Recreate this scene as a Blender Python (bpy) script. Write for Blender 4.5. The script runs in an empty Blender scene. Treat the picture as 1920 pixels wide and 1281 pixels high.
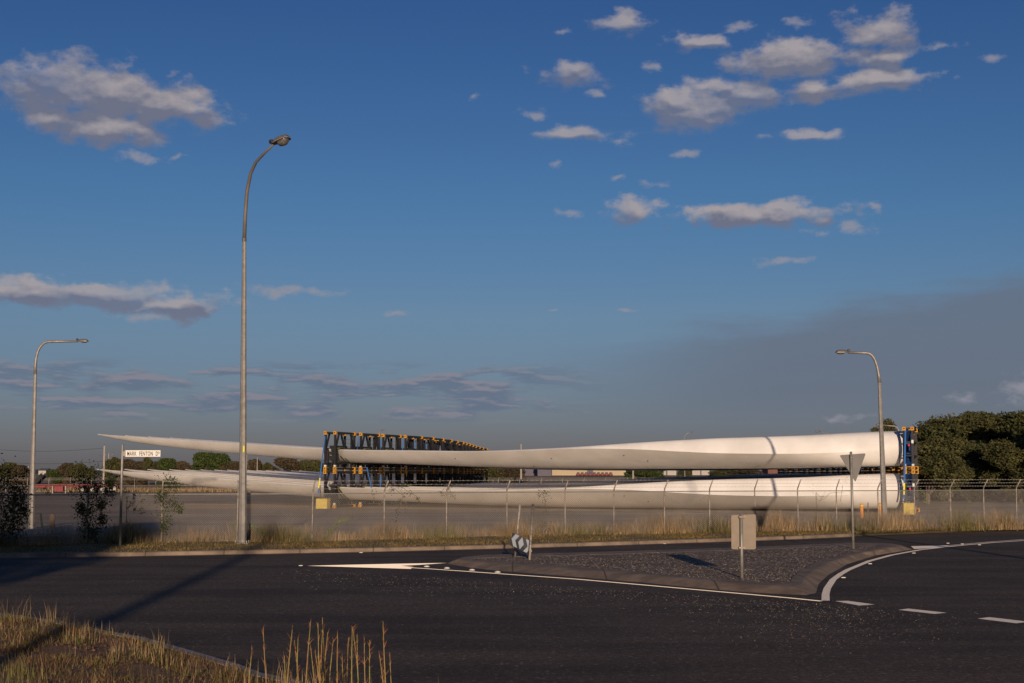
import bpy, bmesh, math, random
from mathutils import Vector, Matrix
R = math.radians
S = bpy.context.scene
col = S.collection
# ------------------------------------------------------------------ camera
H, F = 2.7, 1920 * 50 / 36
PITCH = math.atan(247.5 / F)
cd = bpy.data.cameras.new('camera'); cam = bpy.data.objects.new('camera', cd); col.objects.link(cam)
cd.lens = 50; cd.sensor_width = 36; cd.clip_end = 9000; cd.clip_start = 0.1
cam.location = (0, 0, H); cam.rotation_euler = (math.pi / 2 + PITCH, 0, 0)
S.camera = cam
# ------------------------------------------------------------------ light
SUN_EL, SUN_AZ = R(8.7), R(3.5)          # sun low behind the viewer, a little to the right
SUNDIR = Vector((math.sin(SUN_AZ) * math.cos(SUN_EL), -math.cos(SUN_AZ) * math.cos(SUN_EL), math.sin(SUN_EL)))
sd = bpy.data.lights.new('sun', 'SUN'); sd.energy = 4.3; sd.angle = R(0.53); sd.color = (1.0, 0.79, 0.60)
so = bpy.data.objects.new('sun', sd); col.objects.link(so)
so.rotation_euler = SUNDIR.to_track_quat('Z', 'Y').to_euler()
S.view_settings.view_transform = 'Standard'; S.view_settings.look = 'None'
S.view_settings.exposure = 0.0; S.view_settings.gamma = 1.0
S.render.engine = 'CYCLES'

def ray(px, py):
    cx = (px - 960) / F; cy = (640.5 - py) / F
    c, s = math.cos(PITCH), math.sin(PITCH)
    return Vector((cx, c - cy * s, s + cy * c))
def G(px, py, z=0.0):                     # where a sight line meets the height z
    d = ray(px, py); t = (z - H) / d.z
    return Vector((d.x * t, d.y * t, z))
def P(px, py, D):                         # the point of a sight line at distance D
    d = ray(px, py); t = D / d.y
    return Vector((d.x * t, D, H + d.z * t))

# ------------------------------------------------------------------ world: sky with clouds
W = bpy.data.worlds.new('World'); S.world = W; W.use_nodes = True
nt = W.node_tree; nt.nodes.clear()
def N(t, ty, **kw):
    n = t.nodes.new(ty)
    for k, v in kw.items(): setattr(n, k, v)
    return n
def L(t, a, b): t.links.new(a, b)
def mth(t, op, a, b=None, c=None, clamp=False):
    n = N(t, 'ShaderNodeMath', operation=op, use_clamp=clamp)
    for i, v in enumerate((a, b, c)):
        if v is None: continue
        if isinstance(v, (int, float)): n.inputs[i].default_value = v
        else: L(t, v, n.inputs[i])
    return n.outputs[0]
def vmt(t, op, a, b=None, c=None):
    n = N(t, 'ShaderNodeVectorMath', operation=op)
    for i, v in enumerate((a, b, c)):
        if v is None: continue
        if isinstance(v, (tuple, list)): n.inputs[i].default_value = v
        else: L(t, v, n.inputs[i])
    return n.outputs['Value'] if op in ('LENGTH', 'DOT_PRODUCT') else n.outputs[0]
def mixc(t, f, a, b, bt='MIX'):
    n = N(t, 'ShaderNodeMix', data_type='RGBA', blend_type=bt)
    for sck, v in ((n.inputs[0], f), (n.inputs[6], a), (n.inputs[7], b)):
        if isinstance(v, (int, float)): sck.default_value = v
        elif isinstance(v, tuple): sck.default_value = (*v[:3], 1)
        else: L(t, v, sck)
    return n.outputs[2]
def smooth(t, v, a, b):
    n = N(t, 'ShaderNodeMapRange', interpolation_type='SMOOTHSTEP')
    L(t, v, n.inputs[0]); n.inputs[1].default_value = a; n.inputs[2].default_value = b
    return n.outputs[0]
sky = N(nt, 'ShaderNodeTexSky', sky_type='NISHITA', sun_disc=False)
sky.sun_elevation = SUN_EL
sky.sun_rotation = math.pi - SUN_AZ
sky.altitude = 0; sky.air_density = 1.0; sky.dust_density = 0.6; sky.ozone_density = 2.5
geo = N(nt, 'ShaderNodeNewGeometry')
dirv = vmt(nt, 'SCALE', geo.outputs['Incoming']); dirv.node.inputs[3].default_value = -1
sep = N(nt, 'ShaderNodeSeparateXYZ'); L(nt, dirv, sep.inputs[0])
az = mth(nt, 'ARCTAN2', sep.outputs[0], sep.outputs[1])
el = mth(nt, 'ARCSINE', sep.outputs[2])
cmb = N(nt, 'ShaderNodeCombineXYZ'); L(nt, az, cmb.inputs[0]); L(nt, el, cmb.inputs[1])
AE = cmb.outputs[0]
def azel(px, py):
    d = ray(px, py).normalized(); return math.atan2(d.x, d.y), math.asin(d.z)
# warp the lookup a little so cloud outlines break up
def noise(t, vec, scale, detail=5, rough=0.55, dims='3D', out=0):
    n = N(t, 'ShaderNodeTexNoise', noise_dimensions=dims)
    L(t, vec, n.inputs['Vector']); n.inputs['Scale'].default_value = scale
    n.inputs['Detail'].default_value = detail; n.inputs['Roughness'].default_value = rough
    return n.outputs[out]
stretch = vmt(nt, 'MULTIPLY', AE, (1, 1.7, 1))
nw = noise(nt, stretch, 26, 2, 0.5, '2D', 1)
warp = vmt(nt, 'MULTIPLY_ADD', nw, (0.026, 0.013, 0), (-0.013, -0.0065, 0))
AEW = vmt(nt, 'ADD', AE, warp)
blobs = [(105,160,85,50),(200,175,105,55),(310,200,90,36),(205,238,80,32),(405,225,52,12),(95,222,55,30),
 (262,297,42,15),(335,293,14,7),(50,548,110,24),(200,550,105,22),(320,573,95,24),(280,595,70,10),(545,545,85,10),
 (1160,42,55,24),(1052,58,17,10),(1070,138,60,27),(1120,172,22,11),(1240,130,28,16),(1310,76,60,16),(1380,50,42,11),
 (1480,115,95,42),(1540,160,62,28),(1640,60,66,38),(1645,105,60,28),(1650,150,75,20),(1395,178,72,32),(1310,205,95,36),
 (1270,185,60,18),(1345,160,55,17),(1740,145,50,10),(1330,228,45,16),(1000,212,32,12),(1080,250,65,15),(1168,258,38,15),
 (1038,308,20,9),(1160,330,22,8),(1235,340,28,10),(1275,292,28,7),(1510,253,55,13),(1190,402,58,30),(1250,383,32,10),
 (1430,405,125,22),(1450,390,70,16),(1550,398,65,12),(1600,428,44,16),(1645,388,24,8),(1535,436,24,9),(1070,402,34,9),
 (1470,488,50,10),(1862,108,26,9),(1035,583,20,5),(1180,584,28,4),(740,595,38,6),(880,178,20,8),(1920,725,45,32),(1800,742,38,14),
 (1575,780,65,9),(1500,40,40,12),(1780,90,40,10)]
big = [q for q in blobs if q[2] >= 50 and q[3] > 12]; small = [q for q in blobs if q not in big]
def field(vec, lst):
    cur = None
    for (x, y, w, h) in lst:
        a0, e0 = azel(x, y); sx = F / w * 0.98; sy = F / h * 1.02
        q = vmt(nt, 'MULTIPLY_ADD', vec, (sx, sy, 0), (-a0 * sx, -e0 * sy, 0))
        d = vmt(nt, 'LENGTH', q)
        if w > 70: d = mth(nt, 'ADD', d, -0.22)
        if cur is None: cur = d
        else:
            cur = mth(nt, 'SMOOTH_MIN', cur, d, 0.25)
    return cur
f0 = field(AEW, big)
up = vmt(nt, 'ADD', AEW, (0.0, 0.0060, 0))
f1 = field(up, big)
fs_ = field(AEW, small)
n0 = noise(nt, stretch, 38, 9, 0.60, '2D')
ns0 = noise(nt, stretch, 34, 4, 0.5, '2D')
upn = vmt(nt, 'ADD', stretch, (0.0015, 0.0060, 0))
n1 = noise(nt, upn, 34, 4, 0.5, '2D')
den = mth(nt, 'MULTIPLY_ADD', n0, 2.3, mth(nt, 'SUBTRACT', -0.23, f0))      # 2.7*noise -0.62 - distance
mask = smooth(nt, den, -0.26, 0.55)
den2 = mth(nt, 'MULTIPLY_ADD', noise(nt, stretch, 70, 8, 0.62, '2D'), 2.6, mth(nt, 'SUBTRACT', -0.60, fs_))
mask2 = smooth(nt, den2, -0.3, 0.9)
# light from above: where the cloud gets thinner upward it is bright
slope = mth(nt, 'MULTIPLY_ADD', mth(nt, 'SUBTRACT', ns0, n1), 2.4, mth(nt, 'MULTIPLY', mth(nt, 'SUBTRACT', f1, f0), 1.5))
thin = mth(nt, 'MULTIPLY', mth(nt, 'SUBTRACT', 1.0, mask), 0.18)
lit = mth(nt, 'ADD', mth(nt, 'ADD', slope, 0.16), thin, clamp=True)
rmp = N(nt, 'ShaderNodeValToRGB'); L(nt, mth(nt, 'MULTIPLY', el, 2.0), rmp.inputs[0])
cr = rmp.color_ramp
for k, (py, c_) in enumerate(((850, (.36,.37,.68)), (600, (.45,.50,.70)), (400, (.35,.50,.73)), (30, (.25,.39,.66)))):
    e_ = cr.elements[k] if k < 2 else cr.elements.new(.5)
    e_.position = azel(960, py)[1]*2; e_.color = (*c_, 1)
skyc = mixc(nt, 1.0, sky.outputs[0], rmp.outputs[0], 'MULTIPLY')
K = 10.0                                                       # cloud colours are given relative to the sky strength
cdark = tuple(K * c for c in (0.150, 0.165, 0.235)); clight = tuple(K * c for c in (0.36, 0.33, 0.35))
ccol = mixc(nt, lit, cdark, clight)
# low streaks near the horizon
stretch2 = vmt(nt, 'MULTIPLY', AE, (1, 5.5, 1))
ns = noise(nt, stretch2, 16, 6, 0.55, '2D')
def win(v, a, b, c, d):
    return mth(nt, 'MULTIPLY', smooth(nt, v, a, b), smooth(nt, v, d, c))
def aw(px): return azel(px, 850)[0]
def ew(py): return azel(960, py)[1]
band = mth(nt, 'MULTIPLY', win(el, ew(800), ew(770), ew(705), ew(672)), win(az, aw(-200), aw(60), aw(900), aw(1200)))
band = mth(nt, 'MULTIPLY', band, smooth(nt, ns, 0.41, 0.58))
stUP = vmt(nt, 'ADD', stretch2, (0.0, 0.014, 0))
edge_l = mth(nt, 'MULTIPLY', mth(nt, 'SUBTRACT', ns, noise(nt, stUP, 16, 6, 0.55, '2D')), 9.0, clamp=True)
# broad smoke plume drifting in from the right
edge = mth(nt, 'MULTIPLY_ADD', az, 0.155, azel(1300, 610)[1] - 0.155 * azel(1300, 610)[0])
nsm = noise(nt, stretch2, 9, 5, 0.55, '2D')
dd = mth(nt, 'ADD', mth(nt, 'SUBTRACT', edge, el), mth(nt, 'MULTIPLY', mth(nt, 'SUBTRACT', nsm, 0.5), 0.05))
smoke = mth(nt, 'MULTIPLY', smooth(nt, dd, -0.008, 0.022), smooth(nt, az, aw(930), aw(1500)))
smoke = mth(nt, 'MULTIPLY', smoke, smooth(nt, el, ew(860), ew(720)))
c1 = mixc(nt, mth(nt, 'MULTIPLY', band, 0.85), skyc, mixc(nt, edge_l, tuple(K * c for c in (0.125, 0.162, 0.235)), tuple(K * c for c in (0.235, 0.225, 0.27))))
c1 = mixc(nt, mth(nt, 'MULTIPLY', smoke, 0.72), c1, tuple(K * c for c in (0.130, 0.150, 0.200)))
c1 = mixc(nt, mth(nt, 'MULTIPLY', mask2, 0.72), c1, tuple(K * c for c in (0.29, 0.285, 0.33)))
c1 = mixc(nt, mth(nt, 'MULTIPLY', mask, smooth(nt, noise(nt, AE, 11, 3, .5, '2D'), -.1, .58)), c1, ccol)
bg = N(nt, 'ShaderNodeBackground'); bg.inputs[1].default_value = 0.10
L(nt, c1, bg.inputs[0])
wo = N(nt, 'ShaderNodeOutputWorld'); L(nt, bg.outputs[0], wo.inputs[0])

# ------------------------------------------------------------------ materials
def mat(name, c, rough=0.7, var=0.25, scale=3.0, c2=None, metal=0.0, bump=0.0, bscale=None, island=0.0, spec=0.4, sheen=0.0):
    m = bpy.data.materials.new(name); m.use_nodes = True; t = m.node_tree
    b = t.nodes['Principled BSDF']; b.inputs['Roughness'].default_value = rough
    if sheen: b.inputs['Sheen Weight'].default_value = sheen; b.inputs['Sheen Roughness'].default_value = .35; b.inputs['Sheen Tint'].default_value = (1, .85, .65, 1)
    b.inputs['Metallic'].default_value = metal; b.inputs['Specular IOR Level'].default_value = spec
    tc = N(t, 'ShaderNodeTexCoord')
    n = noise(t, tc.outputs['Object'], scale, 6, 0.6)
    f = smooth(t, n, 0.3, 0.7)
    c2 = c2 or tuple(x * (1 - var) for x in c)
    ca = mixc(t, f, c2, c)
    if island:
        g = N(t, 'ShaderNodeNewGeometry')
        k = mth(t, 'MULTIPLY_ADD', g.outputs['Random Per Island'], island * 2, 1 - island)
        cc = N(t, 'ShaderNodeCombineXYZ')
        for i in range(3): L(t, k, cc.inputs[i])
        ca = mixc(t, 1.0, ca, cc.outputs[0], 'MULTIPLY')
    L(t, ca, b.inputs['Base Color'])
    if bump:
        bn = N(t, 'ShaderNodeBump'); bn.inputs['Strength'].default_value = bump; bn.inputs['Distance'].default_value = 0.02
        nb = noise(t, tc.outputs['Object'], bscale or scale * 8, 5, 0.6)
        L(t, nb, bn.inputs['Height']); L(t, bn.outputs[0], b.inputs['Normal'])
    return m
def grain_mat(name, base, dark, stone, scale, amount, bigscale=0.25, rough=0.85, bump=0.5, bigdark=0.75, streak=0):
    """asphalt, gravel: fine grains with pale stones, plus wide worn patches"""
    m = bpy.data.materials.new(name); m.use_nodes = True; t = m.node_tree
    b = t.nodes['Principled BSDF']; b.inputs['Roughness'].default_value = rough; b.inputs['Specular IOR Level'].default_value = 0.12
    tc = N(t, 'ShaderNodeTexCoord'); o = tc.outputs['Object']
    fine = noise(t, o, scale, 3, 0.7)
    ca = mixc(t, smooth(t, fine, 0.35, 0.65), dark, base)
    vo = N(t, 'ShaderNodeTexVoronoi'); L(t, o, vo.inputs['Vector']); vo.inputs['Scale'].default_value = scale * 0.42
    vs = N(t, 'ShaderNodeSeparateColor'); L(t, vo.outputs['Color'], vs.inputs[0])
    cover = noise(t, o, 0.5, 4, 0.6)
    thr = mth(t, 'MULTIPLY_ADD', cover, -amount * 2, 1.0)
    pick = mth(t, 'GREATER_THAN', vs.outputs[0], thr)
    core = smooth(t, vo.outputs['Distance'], 0.5, 0.25)
    tone = mixc(t, vs.outputs[1], stone, tuple(x * 0.45 for x in stone))
    ca = mixc(t, mth(t, 'MULTIPLY', pick, core), ca, tone)
    mid = noise(t, o, scale*.28, 3, 0.6)
    ca = mixc(t, mth(t, 'MULTIPLY', smooth(t, mid, .42, .75), .5), ca, tuple(x*1.7 for x in base))
    str_ = vmt(t, 'MULTIPLY', o, (1, 1, 1) if streak else (.22, 1.5, 1)); big = mth(t, 'MULTIPLY_ADD', noise(t, str_, bigscale*2.2, 5, 0.6), .5, mth(t, 'MULTIPLY', noise(t, o, bigscale, 5, 0.6), .5))
    k = mth(t, 'MULTIPLY_ADD', smooth(t, big, 0.38, 0.62), 1 - bigdark, bigdark)
    cc = N(t, 'ShaderNodeCombineXYZ')
    for i in range(3): L(t, k, cc.inputs[i])
    ca = mixc(t, 1.0, ca, cc.outputs[0], 'MULTIPLY')
    L(t, ca, b.inputs['Base Color'])
    bn = N(t, 'ShaderNodeBump'); bn.inputs['Strength'].default_value = bump; bn.inputs['Distance'].default_value = 0.01
    L(t, fine, bn.inputs['Height']); L(t, bn.outputs[0], b.inputs['Normal'])
    return m
M = {}
M['asphalt'] = grain_mat('asphalt', (.155, .114, .078), (.046, .034, .025), (.34, .28, .23), 34, 0.12, 0.22, 0.8, 0.7, 0.58)
M['yard'] = grain_mat('yard_gravel', (.42, .33, .235), (.29, .225, .16), (.42, .38, .33), 14, 0.2, 0.12, 0.95, 0.3, 0.62)
M['infill'] = grain_mat('exposed_aggregate', (.27, .195, .135), (.07, .050, .036), (.85, .70, .54), 22, 0.45, 0.5, 0.9, 0.8, 0.8, streak=1)
M['field'] = mat('dry_field', (.31, .20, .10), 0.95, c2=(.20, .135, .07), scale=0.06)
M['verge'] = mat('verge_soil', (.20, .145, .060), 0.95, c2=(.105, .085, .035), scale=1.2, bump=0.6)
M['soil'] = mat('brown_soil', (.26, .135, .065), 0.95, c2=(.09, .048, .026), scale=7, bump=1.0, bscale=22)
[n for n in M['soil'].node_tree.nodes if n.type == 'BUMP'][0].inputs['Distance'].default_value = .08
M['kerb'] = mat('weathered_concrete', (.26, .19, .135), 0.9, c2=(.13, .095, .07), scale=1.4, bump=0.25, bscale=40)
def joints(m, pitch):                                         # expansion joints across a kerb that runs along x
    t = m.node_tree; b = t.nodes['Principled BSDF']; src = b.inputs['Base Color'].links[0].from_socket
    sx = N(t, 'ShaderNodeSeparateXYZ'); L(t, N(t, 'ShaderNodeTexCoord').outputs['Object'], sx.inputs[0])
    k = mth(t, 'LESS_THAN', mth(t, 'FRACT', mth(t, 'DIVIDE', sx.outputs[0], pitch)), .035/pitch)
    L(t, mixc(t, mth(t, 'MULTIPLY', k, .75), src, (.03, .025, .02)), b.inputs['Base Color'])
joints(M['kerb'], 2.4)
M['kerb2'] = mat('grey_concrete', (.36, .31, .29), 0.9, c2=(.22, .19, .175), scale=2.0, bump=0.2, bscale=40)
M['paint'] = mat('worn_road_paint', (.80, .74, .66), 0.6, c2=(.55, .50, .44), scale=9, sheen=.12)
M['white'] = mat('blade_gelcoat', (.80, .76, .71), 0.38, c2=(.69, .65, .60), scale=0.5, spec=0.4)
M['seam'] = mat('grey_seam', (.28, .27, .26), 0.6)
M['galv'] = mat('galvanised_steel', (.30, .275, .245), 0.5, c2=(.21, .195, .175), scale=6, metal=0.35)
M['galvrust'] = mat('stained_galvanised_steel', (.36, .33, .29), 0.55, c2=(.17, .12, .09), scale=9, metal=0.25)
M['wire'] = mat('galvanised_wire', (.40, .37, .34), 0.6, c2=(.28, .25, .22), scale=1)
M['dkgalv'] = mat('dull_pole_paint', (.14, .125, .115), 0.55, metal=0.2)
M['lens'] = mat('lamp_glass', (.15, .14, .13), 0.15, c2=(.06, .055, .05), scale=12)
M['black'] = mat('black_frame_steel', (.016, .016, .018), 0.55)
M['blue'] = mat('blue_panel', (.012, .05, .16), 0.5, c2=(.008, .02, .06), scale=4)
M['strap'] = mat('blue_webbing', (.008, .11, .37), 0.7)
M['strapy'] = mat('yellow_webbing', (.80, .68, .02), 0.7)
M['yellow'] = mat('orange_yellow_paint', (.66, .32, .02), 0.55, c2=(.42, .19, .012), scale=5)
M['block'] = mat('chipped_yellow_paint', (.62, .45, .06), 0.85, c2=(.36, .27, .10), scale=6, bump=0.4)
M['pad'] = mat('olive_padding', (.20, .21, .05), 0.9, c2=(.02, .02, .015), scale=14)
M['redp'] = mat('red_paint', (.22, .02, .022), 0.6, c2=(.13, .014, .015), scale=3)
M['redm'] = mat('red_mark', (.60, .03, .03), 0.6)
M['whitem'] = mat('white_mark', (.75, .72, .66), 0.6)
M['alum'] = mat('sign_back', (.195, .150, .105), 0.55, c2=(.165, .128, .09), scale=5, metal=0.1)
M['alumshade'] = mat('shaded_sign_back', (.085, .078, .075), 0.5, c2=(.07, .066, .064), scale=3, metal=0.3)  # base colour darkened to imitate sun only glancing across an angled plate
M['signw'] = mat('sign_white', (.74, .70, .62), 0.5, var=.08)
M['ink'] = mat('sign_black', (.02, .02, .025), 0.5)
M['refl'] = mat('grey_sheeting', (.27, .30, .33), 0.35, var=.12, scale=8)
M['orange'] = mat('orange_bollard', (.72, .25, .02), 0.6, var=.4, scale=4)
M['wood'] = mat('weathered_wood', (.16, .11, .07), 0.9, var=.4, scale=5)
M['pwood'] = mat('pale_pole', (.36, .31, .26), 0.9, var=.2, scale=1)
M['rubber'] = mat('rubber', (.02, .02, .02), 0.8)
M['cream'] = mat('cream_cladding', (.44, .35, .23), 0.8, var=.15, scale=.05)
M['greyb'] = mat('grey_cladding', (.13, .12, .15), 0.8, scale=.1)
M['bluer'] = mat('blue_roof', (.16, .24, .36), 0.6, scale=.1)
M['offw'] = mat('pale_cladding', (.46, .42, .37), 0.8, scale=.1)
M['brickb'] = mat('brick_cladding', (.20, .085, .06), 0.9, scale=.2)
M['bark'] = mat('bark', (.17, .13, .10), 0.95, c2=(.07, .055, .045), scale=3)
M['leafd'] = mat('olive_dark_leaves', (.058, .060, .020), 0.75, c2=(.028, .034, .012), scale=.35, island=.45, spec=.2)
M['leafm'] = mat('olive_leaves', (.086, .078, .026), 0.75, c2=(.038, .042, .015), scale=.35, island=.45, spec=.2)
M['leafg'] = mat('green_leaves', (.058, .076, .018), 0.75, c2=(.035, .050, .014), scale=.3, island=.4, spec=.2)
M['leafb'] = mat('brownish_leaves', (.095, .066, .036), 0.8, c2=(.05, .040, .022), scale=.2, island=.4, spec=.2)
M['vine'] = mat('vine_leaves', (.050, .065, .018), 0.7, c2=(.030, .040, .012), scale=1, island=.5, spec=.2)
M['viney'] = mat('yellow_green_leaves', (.22, .27, .03), 0.7, c2=(.12, .17, .02), scale=1, island=.4, spec=.2)
M['straw'] = mat('straw', (.36, .245, .125), 0.9, c2=(.15, .105, .06), scale=.5, island=.5, spec=.1)
M['strawg'] = mat('green_straw', (.15, .14, .042), 0.9, c2=(.08, .08, .028), scale=.7, island=.5, spec=.1)
M['turf'] = mat('short_dry_turf', (.185, .125, .048), 0.95, c2=(.085, .068, .026), scale=.6, island=.5, spec=.1)
M['hill'] = mat('far_hill', (.05, .06, .045), 1.0)
M['seed'] = mat('seed_head', (.20, .085, .045), 0.9, island=.5, spec=.1)

# ------------------------------------------------------------------ mesh building
class MB:
    def __init__(s): s.v = []; s.f = []
    def add(s, vs, fs):
        o = len(s.v); s.v += [tuple(v) for v in vs]; s.f += [tuple(i + o for i in f) for f in fs]; return s
    def box(s, x0, x1, y0, y1, z0, z1):
        return s.add([(x0,y0,z0),(x1,y0,z0),(x1,y1,z0),(x0,y1,z0),(x0,y0,z1),(x1,y0,z1),(x1,y1,z1),(x0,y1,z1)],
            [(0,3,2,1),(4,5,6,7),(0,1,5,4),(1,2,6,5),(2,3,7,6),(3,0,4,7)])
    def cbox(s, x0, x1, y0, y1, z0, z1, c=.03):            # box with bevelled upright edges and top
        pts = [(x0+c,y0),(x1-c,y0),(x1,y0+c),(x1,y1-c),(x1-c,y1),(x0+c,y1),(x0,y1-c),(x0,y0+c)]
        cx, cy = (x0+x1)/2, (y0+y1)/2
        ins = [(cx+(x-cx)*(1-c/max(.01,abs(x1-x0)/2)), cy+(y-cy)*(1-c/max(.01,abs(y1-y0)/2))) for x, y in pts]
        vs = [(x,y,z0) for x,y in pts]+[(x,y,z1-c) for x,y in pts]+[(x,y,z1) for x,y in ins]
        fs = [(i,(i+1)%8,8+(i+1)%8,8+i) for i in range(8)]+[(8+i,8+(i+1)%8,16+(i+1)%8,16+i) for i in range(8)]
        fs += [tuple(range(16,24)), tuple(range(7,-1,-1))]
        return s.add(vs, fs)
    def tube(s, pts, rad, n=8, cap=True):
        pts = [Vector(p) for p in pts]
        if isinstance(rad, (int, float)): rad = [rad] * len(pts)
        vs = []; fs = []
        ref = None
        for i, p in enumerate(pts):
            d = (pts[min(i+1, len(pts)-1)] - pts[max(i-1, 0)]).normalized()
            if ref is None:
                ref = Vector((0,0,1)) if abs(d.z) < .9 else Vector((1,0,0))
            u = (ref - d * ref.dot(d)).normalized(); w = d.cross(u); ref = u
            for k in range(n):
                a = 2*math.pi*k/n
                vs.append(p + (u*math.cos(a) + w*math.sin(a)) * rad[i])
        for i in range(len(pts)-1):
            for k in range(n):
                fs.append((i*n+k, i*n+(k+1)%n, (i+1)*n+(k+1)%n, (i+1)*n+k))
        if cap: fs += [tuple(range(n-1,-1,-1)), tuple((len(pts)-1)*n+k for k in range(n))]
        return s.add(vs, fs)
    def beam(s, a, b, w, h=None):                          # rectangular bar
        h = h or w; a = Vector(a); b = Vector(b); d = (b-a).normalized()
        ref = Vector((0,0,1)) if abs(d.z) < .95 else Vector((1,0,0))
        u = d.cross(ref).normalized(); v = u.cross(d)
        vs = [p + u*i*w/2 + v*j*h/2 for p in (a,b) for i,j in ((-1,-1),(1,-1),(1,1),(-1,1))]
        return s.add(vs, [(0,1,2,3),(7,6,5,4),(0,4,5,1),(1,5,6,2),(2,6,7,3),(3,7,4,0)])
    def poly(s, pts): return s.add(pts, [tuple(range(len(pts)))])
    def slab(s, pts, z0, z1):                              # extruded polygon (x,y)
        n = len(pts)
        return s.add([(p[0],p[1],z0) for p in pts]+[(p[0],p[1],z1) for p in pts],
            [tuple(range(n-1,-1,-1)), tuple(range(n,2*n))]+[(i,(i+1)%n,n+(i+1)%n,n+i) for i in range(n)])
    def build(s, name, m, parent=None, smooth_=False, loc=None):
        me = bpy.data.meshes.new(name); me.from_pydata(s.v, [], s.f); me.update()
        if isinstance(m, str): m = M[m]
        me.materials.append(m)
        if smooth_:
            me.polygons.foreach_set('use_smooth', [True]*len(me.polygons))
        o = bpy.data.objects.new(name, me); col.objects.link(o)
        if parent: o.parent = parent
        if loc is not None: o.location = loc
        return o
def fixn(o):
    bm = bmesh.new(); bm.from_mesh(o.data); bmesh.ops.recalc_face_normals(bm, faces=bm.faces); bm.to_mesh(o.data); bm.free(); return o
def tag(o, label=None, cat=None, group=None, kind=None):
    if label: o['label'] = label
    if cat: o['category'] = cat
    if group: o['group'] = group
    if kind: o['kind'] = kind
    return o
def thing(name, label, cat, loc=(0,0,0), rz=0, group=None):
    o = bpy.data.objects.new(name, None); col.objects.link(o); o.location = loc; o.rotation_euler = (0,0,rz)
    o.empty_display_size = .3
    return tag(o, label, cat, group)
def copy_tree(o, parent=None):
    c = o.copy(); col.objects.link(c); c.parent = parent
    for ch in list(o.children): copy_tree(ch, c)
    return c
def struct(o, label=None): o['kind'] = 'structure'; return tag(o, label)
ORD = ['front', 'second', 'third', 'fourth', 'fifth', 'sixth', 'seventh', 'eighth', 'ninth', 'tenth', 'eleventh', 'twelfth',
       'thirteenth', 'fourteenth', 'fifteenth', 'sixteenth']

# ------------------------------------------------------------------ ground
def gh(x, y):
    t = min(1, max(0, (y-260)/450)); return -0.03 + 2.0*t*t*(3-2*t)
b = MB(); xs = [-4000,-1500,-600,-250,-100,0,100,250,600,1500,4000]
ys = [-400,-100,0,60,120,200,260,320,380,440,500,560,620,710,1000,2000,6000]
for y in ys:
    for x in xs: b.v.append((x, y, gh(x, y)))
nx = len(xs)
for j in range(len(ys)-1):
    for i in range(nx-1): b.f.append((j*nx+i, j*nx+i+1, (j+1)*nx+i+1, (j+1)*nx+i))
struct(b.build('ground', 'field'))
# far kerb line (foot of the kerb), left to right
FK = [(-900,1062),(-300,1052),(0,1047),(120,1046),(280,1043.5),(440,1040.5),(680,1036),(920,1030),(1130,1024),(1360,1016.5),(1500,1011.5),(1600,1007),(1760,1000),(1920,994.5),(2150,988),(2600,978)]
fk = [G(*p) for p in FK]
yard = [(-260, 66), (-60, 61), (-14, 60), (10, 64), (30, 69), (60, 74), (140, 80), (140, 175), (60, 182), (20, 215), (-30, 212), (-90, 196), (-260, 190)]
struct(MB().poly([(x, y, 0.0) for x, y in yard]).build('yard_surface', 'yard'))
# road
rd = [(p.x, p.y+0.05, 0.004) for p in fk] + [(120, -60, 0.004), (-120, -60, 0.004)]
struct(MB().poly(rd).build('road', 'asphalt'))
def offset(line, d):
    out = []
    for i, p in enumerate(line):
        a = line[max(0, i-1)]; c = line[min(len(line)-1, i+1)]
        t = (c-a); t.z = 0; t.normalize(); n = Vector((-t.y, t.x, 0)); out.append(p + n*d)
    return out
def sweep(line, prof):                                     # prof: (offset to the left of travel, z)
    b = MB(); m = len(prof)
    rows = [offset(line, o) for o, z in prof]
    for i in range(len(line)):
        for k, (o, z) in enumerate(prof): b.v.append((rows[k][i].x, rows[k][i].y, z))
    for i in range(len(line)-1):
        for k in range(m-1): b.f.append((i*m+k, (i+1)*m+k, (i+1)*m+k+1, i*m+k+1))
    return b
def densify(line, step=1.5):
    out = []
    for a, c in zip(line, line[1:]):
        n = max(1, int((c-a).length/step))
        out += [a.lerp(c, k/n) for k in range(n)]
    return out + [line[-1]]
kl = densify(fk[:12], 3.0)
struct(sweep(kl, [(-.28, .010), (0, .022), (.02, .12), (.06, .15), (.24, .15), (.24, .0)]).build('kerb', 'kerb'))
# fence line
FP = [(-250,1036),(22,1024),(162,1021),(303,1018),(444,1017),(585,1016),(720,1012.5),(837,1009),(951,1006.5),(1060,1004.5),(1151,1003),(1246,1001),
      (1331,999.5),(1417,998.5),(1497,997.5),(1569,996.5),(1648,996),(1716,994.5),(1784,993),(1846,992),(1907,991),(1975,990),(2060,989)]
ZV = .12
fp = [G(x, y, ZV) for x, y in FP]
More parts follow.
